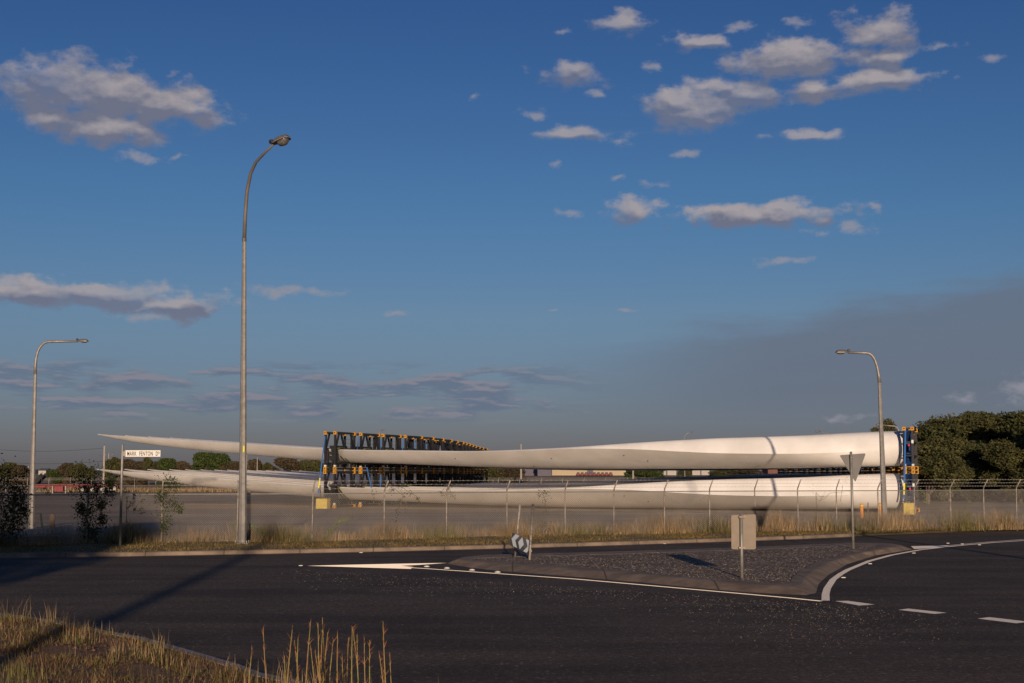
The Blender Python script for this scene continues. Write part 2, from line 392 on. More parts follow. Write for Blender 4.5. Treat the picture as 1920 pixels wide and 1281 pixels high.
# grass verge: from kerb to a few metres behind the fence
front = offset(fk, .24); back = offset(fp, 5.0)
vb = MB()
vpoly = [(p.x, p.y) for p in front[:14]] + [(p.x+0, p.y) for p in [Vector((60, 84, 0))]] + [(p.x, p.y) for p in reversed(back)] + [(-80, 75)]
def verge_mesh():
    # ladder between front edge and back edge, sampled by x
    xs = [-75 + i*2.0 for i in range(72)]
    def interp(line, x):
        for a, c in zip(line, line[1:]):
            if a.x <= x <= c.x: return a.y + (c.y-a.y)*(x-a.x)/(c.x-a.x)
        return line[0].y if x < line[0].x else line[-1].y
    b = MB(); R_ = [0, .25, .6, 1, 1.5, 3, 4.5]
    for x in xs:
        y0 = interp(front, x); y1 = interp(back, x)
        for k in range(7):
            t = k/6; y = y0 + (y1-y0)*t
            z = ZV + .03*math.sin(x*1.3+k) * (k not in (0,)) + (.02 if k else .025) - (.12 if k == 6 else 0) - (.14 if k == 0 and x > XK else 0)
            b.v.append((x, y, z))
    for i in range(len(xs)-1):
        for k in range(6): b.f.append((i*7+k, (i+1)*7+k, (i+1)*7+k+1, i*7+k+1))
    return b, interp
XK = fk[11].x
vb, interp = verge_mesh()
struct(vb.build('verge', 'verge'))
# traffic island
OUT = [(838,1057),(880,1064.5),(930,1070),(1000,1075.5),(1080,1082),(1200,1092),(1300,1102),(1400,1110.5),(1460,1114),(1512,1116),(1530,1112),
       (1535,1095),(1552,1079),(1590,1057.5),(1644,1041),(1690,1034),(1712,1030.5),(1690,1022),(1600,1019.5),(1440,1026.5),(1300,1032),(1130,1037.5),(1000,1041),(900,1043.5),(850,1050)]
INN = [(880,1050),(905,1050.5),(950,1052.5),(1020,1057.5),(1090,1063),(1200,1072.5),(1300,1082),(1395,1090.5),(1440,1093.5),(1470,1094),(1481,1090),
       (1484,1082),(1498,1071),(1520,1059),(1565,1044.5),(1620,1031.5),(1657,1025),(1640,1022.8),(1592,1022.8),(1440,1029.5),(1300,1034.2),(1130,1039.7),(1000,1043.2),(920,1045.5),(890,1047.5)]
ou = [G(x, y, .006) for x, y in OUT]; inn = [G(x, y, .15) for x, y in INN]
b = MB(); n = len(ou)
rings = [ou, [o.lerp(i, .06).xy.to_3d()+Vector((0,0,.02)) for o, i in zip(ou, inn)],
         [o.lerp(i, .40).xy.to_3d()+Vector((0,0,.125)) for o, i in zip(ou, inn)],
         [o.lerp(i, .52).xy.to_3d()+Vector((0,0,.15)) for o, i in zip(ou, inn)],
         [o.lerp(i, .97).xy.to_3d()+Vector((0,0,.153)) for o, i in zip(ou, inn)],
         [Vector((i.x, i.y, .12)) for i in inn]]
for r in rings: b.v += [tuple(p) for p in r]
for k in range(len(rings)-1):
    for i in range(n): b.f.append((k*n+i, k*n+(i+1)%n, (k+1)*n+(i+1)%n, (k+1)*n+i))
struct(b.build('island_kerb', 'kerb'))
struct(MB().poly([(p.x, p.y, .146) for p in inn]).build('island_surface', 'infill'))
# ------------------------------------------------------------------ painted lines
def line_strip(pts, w, z=.009):
    pts = [Vector((p.x, p.y, 0)) for p in pts]
    a = offset(pts, w/2); c = offset(pts, -w/2); b = MB()
    for p, q in zip(a, c): b.v += [(p.x, p.y, z), (q.x, q.y, z)]
    for i in range(len(pts)-1): b.f.append((2*i, 2*i+1, 2*i+3, 2*i+2))
    return b
pm = MB()
pm.add(*(lambda q: (q.v, q.f))(line_strip([G(x, y) for x, y in [(770,1065),(850,1070.3),(920,1075.3),(1080,1086.5),(1200,1097),(1391,1114),(1480,1122),(1540,1128)]], .13)))
pm.poly([G(575,1061,.009), G(770,1066.8,.009), G(775,1063.3,.009), G(752,1061,.009), G(790,1059,.009), G(838,1055.6,.009), G(740,1057.2,.009), G(640,1059.4,.009)])
struct(pm.build('edge_line', mat('sunbright_road_paint', (.90, .86, .78), .5, c2=(.74, .68, .58), scale=14, sheen=.50)))  # paler base and warm sheen stand in for sunlight returned by glass beads
b = line_strip([G(x, y) for x, y in [(1548,1127),(1548,1115),(1551,1104),(1562,1087.5),(1576,1077),(1590,1069),(1630,1052.5),(1671,1041.5),(1725,1031.5),(1793,1024),(1860,1018),(1920,1014),(2100,1004)]], .17)
struct(b.build('curved_edge_line', 'paint'))
b = MB()
b.poly([G(1714,1029.5,.01), G(1767,1026.8,.01), G(1782,1022.6,.01), G(1708,1024.2,.01)])
b.add(*(lambda q: (q.v, q.f))(line_strip([G(x, y) for x, y in [(1765,1025),(1793,1022.2),(1860,1016.3),(1920,1012)]], .10, .011)))
struct(b.build('nose_paint', 'paint'))
b = MB()
for q in ([(1565,1127),(1590,1126.6),(1640,1133.5),(1611,1135.5)], [(1684,1143.6),(1703,1141.2),(1775,1149),(1752,1151.2)], [(1833,1160),(1855,1157.2),(1930,1166),(1906,1168.8)], [(2010,1182),(2035,1179),(2115,1189),(2090,1192)]):
    b.poly([G(x, y, .009) for x, y in q])
struct(b.build('dashed_line', 'paint'))

# raised pavement markers: low domes and flat studs
dm = MB(); rr = .08
for k, (r_, z) in enumerate([(.085,.0),(.075,.02),(.045,.04),(.0001,.048)]):
    for i in range(10): dm.v.append((r_*math.cos(i*.6283), r_*math.sin(i*.6283), z))
for k in range(3):
    for i in range(10): dm.f.append((k*10+i, k*10+(i+1)%10, (k+1)*10+(i+1)%10, (k+1)*10+i))
dome = None
for i, (x, y) in enumerate([(800,1063.5),(838,1066.5),(885,1070),(933,1074)]):
    if dome is None: o = dome = dm.build('road_stud', 'paint', smooth_=True)
    else: o = dome.copy(); col.objects.link(o)
    o.location = G(x, y-.5, .012)
    o.scale = (1.05, 1.05, .9)
    tag(o, '%s white domed road stud from the left along the painted nose of the island' % ['first','second','third','fourth'][i], 'road stud', 'white domed studs by the island')
fs = None
for i, (x, y, lb) in enumerate([(1631,1057.5,'inside the curved line at its middle'),(1581,1083.5,'inside the curved line near its lower end'),(1713,1037.5,'below the painted nose on the right'),
        (1777,1019,'just above the painted nose on the right'),(1804,1020.5,'right of the painted nose by the double line'),(1836,1022,'under the double line near the right edge'),
        (677,1036.5,'by the far kerb left of the chevron board'),(1246,1020,'by the far kerb right of the chevron board'),(564,1061,'just ahead of the painted tip')]):
    if fs is None: o = fs = MB().cbox(-.06,.06,-.05,.05,0,.018,.012).build('reflector_stud', 'paint')
    else: o = fs.copy(); col.objects.link(o)
    o.location = G(x, y, .010)
    tag(o, 'flat pale reflector stud ' + lb, 'road stud', 'flat reflector studs on the asphalt')

# ------------------------------------------------------------------ near verge: mound with kerb
NK = [(-500,1085),(-200,1122),(0,1161),(119,1179),(198,1196),(277,1211),(336,1228),(396,1246),(455,1264),(495,1280)]
nk = [G(x, y) for x, y in NK] + [Vector(p) for p in ((-1.2,16.4,0),(1.5,14.4,0),(5,12.8,0),(10,11.8,0),(18,11.6,0),(34,14,0))]
nk = densify(nk, .8)
struct(sweep(nk, [(.25, .010), (.02, .016), (0, .11), (-.04, .13), (-.24, .135), (-.26, .05)]).build('near_kerb', 'kerb2'))
rows = [0, .15, .3, .5, .7, .95, 1.2, 1.5, 1.9, 2.3, 2.8, 3.3, 3.9, 4.5, 5.2, 6.0, 6.8, 7.8, 8.8, 9.9, 11, 12.5, 14, 17, 21, 27, 36]
random.seed(4)
def mz(d, x, y):
    t = min(1, max(0, (15.5-y)/12.5)); base = .125 + .92*t*t*(3-2*t)
    return base + (.035*math.sin(x*2.1+y*.7)+.03*math.sin(y*2.9-x*1.3)+.025*math.sin(x*5.1+y*4.3))*min(1, d/.6)
def mound_pts():
    b = MB(); k0 = offset(nk, -.22)
    for i, p in enumerate(k0):
        for d in rows:
            # direction toward the camera side, blended to avoid crossings
            q = Vector((p.x, p.y - d, 0))
            b.v.append((q.x, q.y, mz(d, q.x, q.y)))
    m = len(rows)
    for i in range(len(k0)-1):
        for k in range(m-1): b.f.append((i*m+k, i*m+k+1, (i+1)*m+k+1, (i+1)*m+k))
    return b, k0
mb_, k0 = mound_pts()
struct(mb_.build('near_verge', 'soil', smooth_=True))

# ------------------------------------------------------------------ grass
def blade(b, x, y, z, h, w, lean, seg=2, az=None):
    a = random.uniform(0, 6.283) if az is None else az
    fx, fy = math.cos(a), math.sin(a); l = random.uniform(0, lean)*h; la = random.uniform(0, 6.283)
    lx, ly = math.cos(la)*l, math.sin(la)*l; o = len(b.v)
    b.v += [(x-fx*w, y-fy*w, z), (x+fx*w, y+fy*w, z), (x+lx*.35-fx*w*.7, y+ly*.35-fy*w*.7, z+h*.6), (x+lx*.35+fx*w*.7, y+ly*.35+fy*w*.7, z+h*.6), (x+lx, y+ly, z+h)]
    b.f += [(o, o+1, o+3, o+2), (o+2, o+3, o+4)]
random.seed(11)
g1, g2, g3 = MB(), MB(), MB()
def dens(x, y):
    return .5 + .5*math.sin(x*.73+1.3)*math.sin(x*.31+y*.9) + .25*math.sin(x*2.3+y)
fline = fp
for _ in range(76000):                                      # tall dry grass along the fence
    x = random.uniform(-24, 34); yf = interp(fline, x)
    d = random.choice((random.gauss(.2, .35), random.uniform(-.5, 4.5)))
    if d < -.7: continue
    y = yf + d; k = dens(x, y)
    k = k*.75 + .35*math.sin(x*1.7+.6)*math.sin(x*.47+2.0)
    if random.random() > .27 + .73*max(0, k): continue
    hh = random.uniform(.26, .70)*(.65+.75*max(0, k))
    if x < -11: hh *= 1.15
    if x > 6: hh *= 1.3
    if d < -.1: hh *= .5
    tgt = g2 if (math.sin(x*.9+y*.4)+random.uniform(-.8,.8) > .75) else g1
    blade(tgt, x, y, ZV-.05, hh, random.uniform(.004, .010), .5)
for cx, hh in ((1275,1.25),(1290,1.0),(1310,.9),(1215,.7),(1180,.6),(1345,.7),(1030,.8),(1100,.7)):      # taller clumps
    p = G(cx, 999, ZV)
    for _ in range(260):
        x = p.x + random.gauss(0, .28); y = interp(fline, x) + random.uniform(.2, 1.2)
        blade(g1, x, y, ZV, random.uniform(.3, 1)*hh, random.uniform(.004, .008), .3)
for _ in range(45000):                                      # short turf between kerb and fence
    x = random.uniform(-24, 34); y0 = interp(front, x)+.02; y1 = interp(fline, x)+.3
    y = random.uniform(y0, y1)
    blade(g3, x, y, ZV, random.uniform(.03, .10), random.uniform(.007, .016), .9)
g1.build('tall_dry_grass', 'straw')['kind'] = 'stuff'
g2.build('greenish_grass', 'strawg')['kind'] = 'stuff'
g3.build('short_turf', 'turf')['kind'] = 'stuff'
# rough dry grass beyond the yard
g = MB()
for _ in range(16000):
    x = random.uniform(-70, 75); y = random.uniform(0, 22) + (204 if x < 30 else 180)
    blade(g, x, y, 0, random.uniform(.3, .8), random.uniform(.02, .05), .6)
for _ in range(9000):
    x = random.uniform(38, 75); y = random.uniform(150, 180)
    blade(g, x, y, 0, random.uniform(.3, .9), random.uniform(.02, .05), .6)
g.build('rough_field_grass', 'straw')['kind'] = 'stuff'
# near verge grass
random.seed(21)
gs, gg, g_near, g_th = MB(), MB(), MB(), MB()
def on_mound():
    i = random.randrange(0, len(k0)-1); t = random.random(); p = k0[i].lerp(k0[i+1], t)
    return p
left_k0 = [p for p in k0 if p.x < 0.5 and p.x > -11.5]
def mp(dmax, dmin=0):
    i = random.randrange(0, len(left_k0)-1); p = left_k0[i].lerp(left_k0[i+1], random.random())
    d = random.uniform(dmin, dmax); q = (p.x, p.y-d)
    return q[0], q[1], mz(d, *q)-.02, d
for _ in range(60000):
    x, y, z, d = mp(9)
    pk = math.sin(x*1.9+.5)*math.sin(y*1.7+x) 
    if random.random() < .25: blade(g_th, x, y, z, random.uniform(.02, .08), random.uniform(.004, .008), 2.2)
    if pk < (.05 if d > 1.2 else -.3)+random.uniform(-.35,.35): continue
    (blade)((gg, gs, g_th)[random.choices((0, 1, 2), (.24, .09, .67))[0]], x, y, z, random.uniform(.03, .13), random.uniform(.003, .006), 1.0)
cl = [mp(1.6) for _ in range(85)] + [mp(8, 1.0) for _ in range(90)]
for (cx, cy, cz, d) in cl:
    if cx < -7 and random.random() < .4: continue
    hh = random.uniform(.18, .50)
    for _ in range(random.randint(5, 16)):
        blade(gs, cx+random.gauss(0, .07), cy+random.gauss(0, .07), cz, random.uniform(.5, 1)*hh, .0035, .45)
    for _ in range(25):
        blade(gg, cx+random.gauss(0, .12), cy+random.gauss(0, .12), cz, random.uniform(.05, .16), .005, .9)
gs.build('near_dry_grass', 'straw')['kind'] = 'stuff'
g_th.build('near_brown_thatch', mat('brown_thatch', (.17, .095, .050), .95, c2=(.09, .052, .03), scale=1.5, island=.5, spec=.1))['kind'] = 'stuff'
cb_ = MB()
for _ in range(1600):
    x, y, z, d = mp(9, .3); q_ = random.uniform(.010, .045); o = len(cb_.v)
    vs_ = []
    for i_ in range(7):
        a_ = i_*.9; vs_.append((x+math.cos(a_)*q_*random.uniform(.7, 1.4), y+math.sin(a_)*q_*random.uniform(.7, 1.4), z+random.uniform(-.3, .3)*q_))
    cb_.v += vs_ + [(x, y, z+q_*random.uniform(.7, 1.3))]
    cb_.f += [(o+i_, o+(i_+1) % 7, o+7) for i_ in range(7)]
cb_.build('soil_clods', 'soil')['kind'] = 'stuff'
gg.build('near_green_grass', 'strawg')['kind'] = 'stuff'
for _ in range(260):                                        # green blades close to the camera at the lower left
    px = random.choice((random.uniform(-20, 60), random.uniform(20, 330))); D = random.uniform(8, 12); t_ = P(px, random.uniform(1205, 1290), D)
    zb = mz(8, t_.x, D)-.05
    if t_.z > zb+.1: blade(g_near, t_.x, D, zb, t_.z-zb, .004, .25)
g_near.build('near_tall_grass', 'strawg')['kind'] = 'stuff'
# tall seeding stalks close by
st, sh = MB(), MB()
for px, py in [(480,1215),(500,1180),(545,1200),(556,1172),(566,1195),(575,1205),(590,1165),(597,1158),(604,1168),(612,1180),(622,1185),(632,1200),(640,1190),(655,1178),(660,1195),(668,1175),(676,1190),(690,1195),(700,1200),(726,1165),(738,1230),(540,1230),(583,1220),(648,1225),(705,1230),(618,1240)]:
    D = random.uniform(6.2, 7.6); tip = P(px, py, D)
    base = Vector((tip.x + random.uniform(-.05, .14), D+random.uniform(-.1, .1), .75))
    pts = [base.lerp(tip, t) + Vector((.035*math.sin(t*2.6)*(1 if px % 2 else -1), 0, 0)) for t in (0, .25, .5, .75, .9, 1)]
    st.tube(pts, [.0042, .004, .0033, .0026, .002, .001], 5)
    for _ in range(14):
        t = random.uniform(.78, 1.0); p = base.lerp(tip, t) + Vector((.035*math.sin(t*2.6)*(1 if px % 2 else -1), 0, 0))
        dv = Vector((random.gauss(0, .5), random.gauss(0, .5), 1)).normalized()*random.uniform(.02, .045)
        o = len(sh.v); sd_ = Vector((.0022, 0, 0)); sh.v += [tuple(p-sd_), tuple(p+sd_), tuple(p+dv)]; sh.f.append((o, o+1, o+2))
    if random.random() < .6:
        q = base.lerp(tip, .35); e = q + Vector((random.uniform(-.12, .12), 0, random.uniform(.12, .25)))
        o = len(st.v); st.v += [tuple(q+Vector((-.003,0,0))), tuple(q+Vector((.003,0,0))), tuple(e)]; st.f.append((o, o+1, o+2))
so_ = st.build('seeding_grass_stalks', mat('stalk', (.24, .24, .06), .8, c2=(.30, .17, .06), scale=6)); so_['kind'] = 'stuff'
sh.build('seeding_grass_heads', 'seed')['kind'] = 'stuff'
# loose stones
random.seed(31)
b = MB()
def inside(p, poly):
    c = False
    for a_, b_ in zip(poly, poly[1:]+poly[:1]):
        if (a_.y > p.y) != (b_.y > p.y) and p.x < (b_.x-a_.x)*(p.y-a_.y)/(b_.y-a_.y)+a_.x: c = not c
    return c
def stone(x, y, z, s):
    o = len(b.v); k = [random.uniform(.6, 1.2)*s for _ in range(6)]
    b.v.extend([(x+k[0],y,z),(x-k[1],y,z),(x,y+k[2],z),(x,y-k[3],z),(x,y,z+k[4]*.7),(x,y,z-k[5]*.3)])
    b.f.extend([(o,o+2,o+4),(o+2,o+1,o+4),(o+1,o+3,o+4),(o+3,o,o+4),(o+2,o,o+5),(o+1,o+2,o+5),(o+3,o+1,o+5),(o,o+3,o+5)])
for _ in range(1300):
    t = random.random(); px = 560 + t*1080 + random.gauss(0, 30)
    yy = 1066 + (px-600)*.068; p = G(px, yy + abs(random.gauss(0, 16)) + 3); stone(p.x, p.y, .008, random.uniform(.005, .014))
for _ in range(700):
    p = G(random.gauss(1560, 130), 1170 + random.gauss(0, 24)); stone(p.x, p.y, .008, random.uniform(.005, .012))
for _ in range(5200):
    p = G(random.uniform(880, 1640), random.uniform(1024, 1091), .15); 
    if not inside(p, inn): continue
    stone(p.x, p.y, .15, random.uniform(.006, .019))
b.build('loose_stones', mat('pebbles', (.44, .36, .28), .9, c2=(.18, .14, .11), scale=30, island=.5))['kind'] = 'stuff'

# ------------------------------------------------------------------ chain link fence
fen = thing('chain_link_fence', 'long galvanised chain link fence with cranked barbed wire arms between the road and the yard', 'fence', fp[8])
def loc(p): return Vector(p) - fp[8]
RAIL = 1.83
nrm = []
for i in range(len(fp)):
    t = (fp[min(i+1, len(fp)-1)] - fp[max(0, i-1)]).normalized(); nrm.append(Vector((t.y, -t.x, 0)))   # outward, toward the road
tips = []
random.seed(5)
for i, p in enumerate(fp):
    ln = Vector((random.uniform(-.02, .02), random.uniform(-.02, .02), 0))
    top = p + Vector((0, 0, RAIL)) + ln
    tip = top + nrm[i]*.34 + Vector((0, 0, .48)); tips.append(tip)
    if i >= 3:
        pts = [loc(p - Vector((0,0,.15))), loc(p.lerp(top, .5)), loc(top), loc(top + Vector((0,0,.10)) + nrm[i]*.03), loc(tip)]
        MB().tube(pts, .028, 8).build('fence_post', 'galvrust', fen, True)
    else:
        MB().tube([loc(p - Vector((0,0,.15))), loc(top + Vector((0, 0, .05)))], .03, 8).build('fence_post', 'galvrust', fen, True)
MB().tube([loc(p + Vector((0, 0, RAIL - .02))) for p in fp], .020, 8).build('top_rail', 'galv', fen, True)
MB().tube([loc(p + Vector((0, 0, .34))) for p in fp[:3]], .022, 8).build('bottom_rail', 'galv', fen, True)
a, c = fp[11], fp[12]                                        # braced panel
MB().tube([loc(a+Vector((0,0,.85))), loc(c+Vector((0,0,.85)))], .013, 6).build('brace_rail', 'galv', fen)
MB().tube([loc(a+Vector((0,0,RAIL-.15))), loc(a.lerp(c,.33)+Vector((0,0,1.3)))], .010, 6).build('brace_wire', 'galv', fen)
MB().tube([loc(c+Vector((0,0,RAIL-.15))), loc(c.lerp(a,.33)+Vector((0,0,1.3)))], .010, 6).build('brace_wire', 'galv', fen)
for k in range(3):
    w = MB(); w.tube([loc(fp[i+0]+Vector((0,0,RAIL)) + (tips[i]-fp[i]-Vector((0,0,RAIL)))*(.35+.31*k)) for i in range(3, len(fp))], .0045, 4)
    for i in range(3, len(fp)-1):
        A = fp[i]+Vector((0,0,RAIL)) + (tips[i]-fp[i]-Vector((0,0,RAIL)))*(.35+.31*k); B = fp[i+1]+Vector((0,0,RAIL)) + (tips[i+1]-fp[i+1]-Vector((0,0,RAIL)))*(.35+.31*k)
        for q in range(12):
            c_ = loc(A.lerp(B, (q+.5)/12)); s_ = .022
            w.beam(c_+Vector((-s_,0,-s_)), c_+Vector((s_,0,s_)), .004); w.beam(c_+Vector((s_,0,-s_)), c_+Vector((-s_,0,s_)), .004)
    w.build('barbed_wire', 'wire', fen)
# woven wire, panel by panel
for i in range(len(fp)-1):
    A, B = fp[i], fp[i+1]; ln = (B-A).length; t = (B-A)/ln; hgt = RAIL-.03; step = .084
    w = MB(); r = .0042
    nn = Vector((t.y, -t.x, 0))
    def wire(p, q):
        d = (q-p).normalized(); u = d.cross(nn)
        o = len(w.v)
        for c_ in (p, q):
            for k in range(3):
                a_ = 2.094*k; w.v.append(tuple(c_ + u*math.cos(a_)*r + nn*math.sin(a_)*r))
        w.f.extend([(o+k, o+(k+1)%3, o+3+(k+1)%3, o+3+k) for k in range(3)])
    s = -hgt
    while s < ln:
        for sgn in (1, -1):
            s0, s1 = s, s + hgt
            z0, z1 = 0, hgt
            if s0 < 0: z0 = -s0; s0 = 0
            if s1 > ln: z1 = hgt-(s1-ln); s1 = ln
            if s1 - s0 < .03: continue
            if sgn < 0: z0, z1 = hgt-z0, hgt-z1
            wire(loc(A)+t*s0+Vector((0,0,z0+.02))+nn*.006*sgn, loc(A)+t*s1+Vector((0,0,z1+.02))+nn*.006*sgn)
        s += step
    w.build('wire_mesh', 'wire', fen)

# ------------------------------------------------------------------ lamp posts
def octa(pts, rad, n=8): return MB().tube(pts, rad, n)
def lamp_head(parent, at, rz, tilt, sc, big):
    """luminaire: tapered housing, rim and bowl, pointing along local +X from its arm"""
    hd = MB(); n = 16
    prof = [(-.02,.06,.05),(.05,.11,.09),(.18,.16,.13),(.38,.175,.14),(.54,.15,.11),(.60,.08,.05)]
    for (x, w_, h_) in prof:
        for k in range(n//2+1):
            a_ = math.pi*k/(n//2); hd.v.append((x*sc, w_*sc*math.cos(a_), h_*sc*(math.sin(a_)**.7)))
    m = n//2+1
    for i in range(len(prof)-1):
        for k in range(m-1): hd.f.append((i*m+k, i*m+k+1, (i+1)*m+k+1, (i+1)*m+k))
        hd.f.append((i*m+m-1, i*m, (i+1)*m, (i+1)*m+m-1))
    hd.f.append(tuple(range(m-1, -1, -1))); hd.f.append(tuple((len(prof)-1)*m+k for k in range(m)))
    h = hd.build('lamp_head', 'dkgalv', parent); fixn(h)
    h.location = at; h.rotation_euler = (0, -tilt, rz)
    rim = MB(); pts = [(.10*sc, .13*sc), (.2*sc, .175*sc), (.4*sc, .185*sc), (.56*sc, .155*sc), (.62*sc, .07*sc), (.62*sc, -.07*sc), (.56*sc, -.155*sc), (.4*sc, -.185*sc), (.2*sc, -.175*sc), (.10*sc, -.13*sc)]
    rim.slab(pts, -.022*sc, .0); rim.build('rim', 'galv', h)
    bw = MB(); n = 12
    for (k, (r_, z)) in enumerate([(1, -.022), (.93, -.07), (.7, -.115), (.35, -.135), (.01, -.14)]):
        for i in range(n):
            a_ = 2*math.pi*i/n; bw.v.append(((.37+.20*r_*math.cos(a_))*sc, .15*r_*math.sin(a_)*sc, z*sc*big))
    for k in range(4):
        for i in range(n): bw.f.append((k*n+i, k*n+(i+1)%n, (k+1)*n+(i+1)%n, (k+1)*n+i))
    bw.build('bowl', 'lens', h, True)
    MB().cbox(-.10*sc, .02*sc, -.06*sc, .06*sc, .06*sc, .16*sc, .02*sc).build('photocell', 'ink', h)
    return h
def base_plate(parent, r):
    b = MB().cbox(-r*1.5, r*1.5, -r*1.5, r*1.5, .0, .05, .02)
    b.build('base_plate', 'galv', parent)
    for sx in (-1, 1):
        for sy in (-1, 1):
            MB().tube([(sx*r*1.2, sy*r*1.2, .04), (sx*r*1.2, sy*r*1.2, .13)], .02, 6).build('anchor_bolt', 'galvrust', parent)
# main tall lamp
B0 = G(454, 1020, ZV)
lp = thing('street_lamp', 'tallest grey street lamp with upward arm standing right beside the road kerb', 'street lamp', B0)
D0 = B0.y
j = P(458, 450, D0)-B0
MB().tube([(0,0,0), (0,0,.9), tuple(j)], [.155, .150, .075], 8).build('pole', 'galv', lp)
MB().tube([tuple(j-Vector((0,0,.06))), tuple(j+Vector((0,0,.06)))], .085, 10).build('collar', 'dkgalv', lp)
def toward(px, py, dy): return P(px, py, D0-dy)-B0
arm = [j, toward(460, 400, .0), toward(463, 360, .08), toward(470, 325, .35), toward(480, 304, .65), toward(493, 290, 1.0), toward(513, 271, 1.5)]
MB().tube(arm, [.073, .070, .067, .062, .056, .050, .042], 10).build('arm', mat('weathered_arm', (.10, .085, .07), .65, c2=(.24, .21, .18), scale=.35, metal=.2), lp, True)
base_plate(lp, .17)
MB().box(.0, .06, -.160, -.150, 3.36, 3.60).build('sticker', 'strapy', lp)
d_ = (arm[-1]-arm[-2]); rz = math.atan2(d_.y*.55, d_.x)
lamp_head(lp, arm[-1]+Vector((-.02,0,0)), rz, R(14), 1.25, 1.25)
def curved_lamp(name, label, base, hpx, top, kn, arm_end, headw, r0, mirror=1, D=None, tilt=0, dark=False):
    """base pixel, pole up to kn, quarter bend to arm_end"""
    B = G(base[0], base[1], 0) if D is None else D
    Dp = B.y; o = thing(name, label, 'street lamp', B)
    k = P(kn[0], kn[1], Dp)-B; e = P(arm_end[0], arm_end[1], Dp)-B
    c1_ = P(hpx[0], hpx[1], Dp)-B                      # bend control corner
    MB().tube([(0,0,0), tuple(k*.5), tuple(k)], [r0, r0*.78, r0*.55], 8).build('pole', 'galv', o)
    mid = k.lerp(c1_, .1)
    s = P(top[0], top[1], Dp)-B                        # start of straight arm
    pts = [k]
    for i in range(1, 9):
        t = i/8; q = k*(1-t)**2 + c1_*2*t*(1-t) + s*t*t; pts.append(q)
    pts.append(e)
    MB().tube(pts, [r0*.54]*2+[r0*.45]*7+[r0*.36], 8).build('arm', 'galv', o, True)
    MB().tube([tuple(k-Vector((0,0,.05))), tuple(k+Vector((0,0,.05)))], r0*.62, 8).build('collar', 'dkgalv', o)
    lamp_head(o, e, 0 if mirror > 0 else math.pi, tilt, headw, .7)
    return o
curved_lamp('street_lamp', 'slender curved street lamp behind the fence at the far left, arm pointing right', (58.5, 991), (65, 637), (98, 640.5), (66, 700), (146, 640), .85, .15)
curved_lamp('street_lamp', 'curved street lamp in front of the thick white blade roots, arm pointing left', (1659, 983), (1644, 662), (1625, 662), (1649, 716), (1590, 661), 1.1, .17, -1)
# far lamps
def Dg(px, D): p = P(px, 888, D); return Vector((p.x, D, gh(p.x, D)))
curved_lamp('street_lamp', 'small far street lamp rising from behind the middle of the upper blades', None, (1281, 817), (1290, 812.5), (1283, 828), (1297, 811), .8, .10, 1, Dg(1284, 215), R(12))
curved_lamp('street_lamp', 'small far street lamp poking above the black frames', None, (709, 816), (711, 812), (707, 822), (716, 808), .8, .08, 1, Dg(706, 200), R(25))
curved_lamp('street_lamp', 'far street lamp whose arm shows above the blade roots beside the lone tree', None, (1684, 798), (1673, 799), (1686, 812), (1654, 797), .9, .13, -1, Dg(1686, 130))
curved_lamp('street_lamp', 'far street lamp of which only the head shows over the white roots', None, (1556, 812), (1547, 812.5), (1558, 820), (1537, 810), .9, .08, -1, Dg(1558, 180))

# ------------------------------------------------------------------ signs
B0 = G(225, 1025, ZV); sg = thing('street_name_sign', 'white street name sign reading MARK FENTON DR on a round steel post', 'street sign', B0)
hp = (P(226, 833, B0.y)-B0).z
MB().tube([(0,0,-.1), (0,0,hp-.03), (0,0,hp)], [.047,.047,.03], 12).build('post', 'galv', sg, True)
zc = (P(226, 850.5, B0.y)-B0).z
MB().box(.045, .12, -.03, .03, zc-.09, zc+.09).build('clamp', 'galvrust', sg)
plate = MB().slab([(.11,-.012),(1.36,-.012),(1.36,.012),(.11,.012)], zc-.115, zc+.115).build('sign_plate', 'signw', sg)
def text_mesh(txt, size, sx=1.0):
    cu = bpy.data.curves.new('lettering', 'FONT'); cu.body = txt; cu.size = size; cu.extrude = .002; cu.offset = size*.018
    cu.space_character = 1.12; cu.space_word = 1.1
    o = bpy.data.objects.new('tmp', cu); col.objects.link(o)
    bpy.context.view_layer.update()
    me = bpy.data.meshes.new_from_object(o.evaluated_get(bpy.context.evaluated_depsgraph_get()))
    vs = [(v.co.x*sx, v.co.y, v.co.z) for v in me.vertices]; fs_ = [tuple(p.vertices) for p in me.polygons]
    bpy.data.objects.remove(o); return vs, fs_
x0 = .17
for word, s_, dz, gap in (('MARK', .21, -.075, .09), ('FENTON', .21, -.075, .10), ('D', .21, -.075, .015), ('R', .125, -.015, 0)):
    vs, fs_ = text_mesh(word, s_, .555)
    mx = max(v[0] for v in vs)
    MB().add([(x0+v[0], -.015+v[2], zc+dz+v[1]) for v in vs], fs_).build('lettering', 'ink', plate); x0 += mx + gap
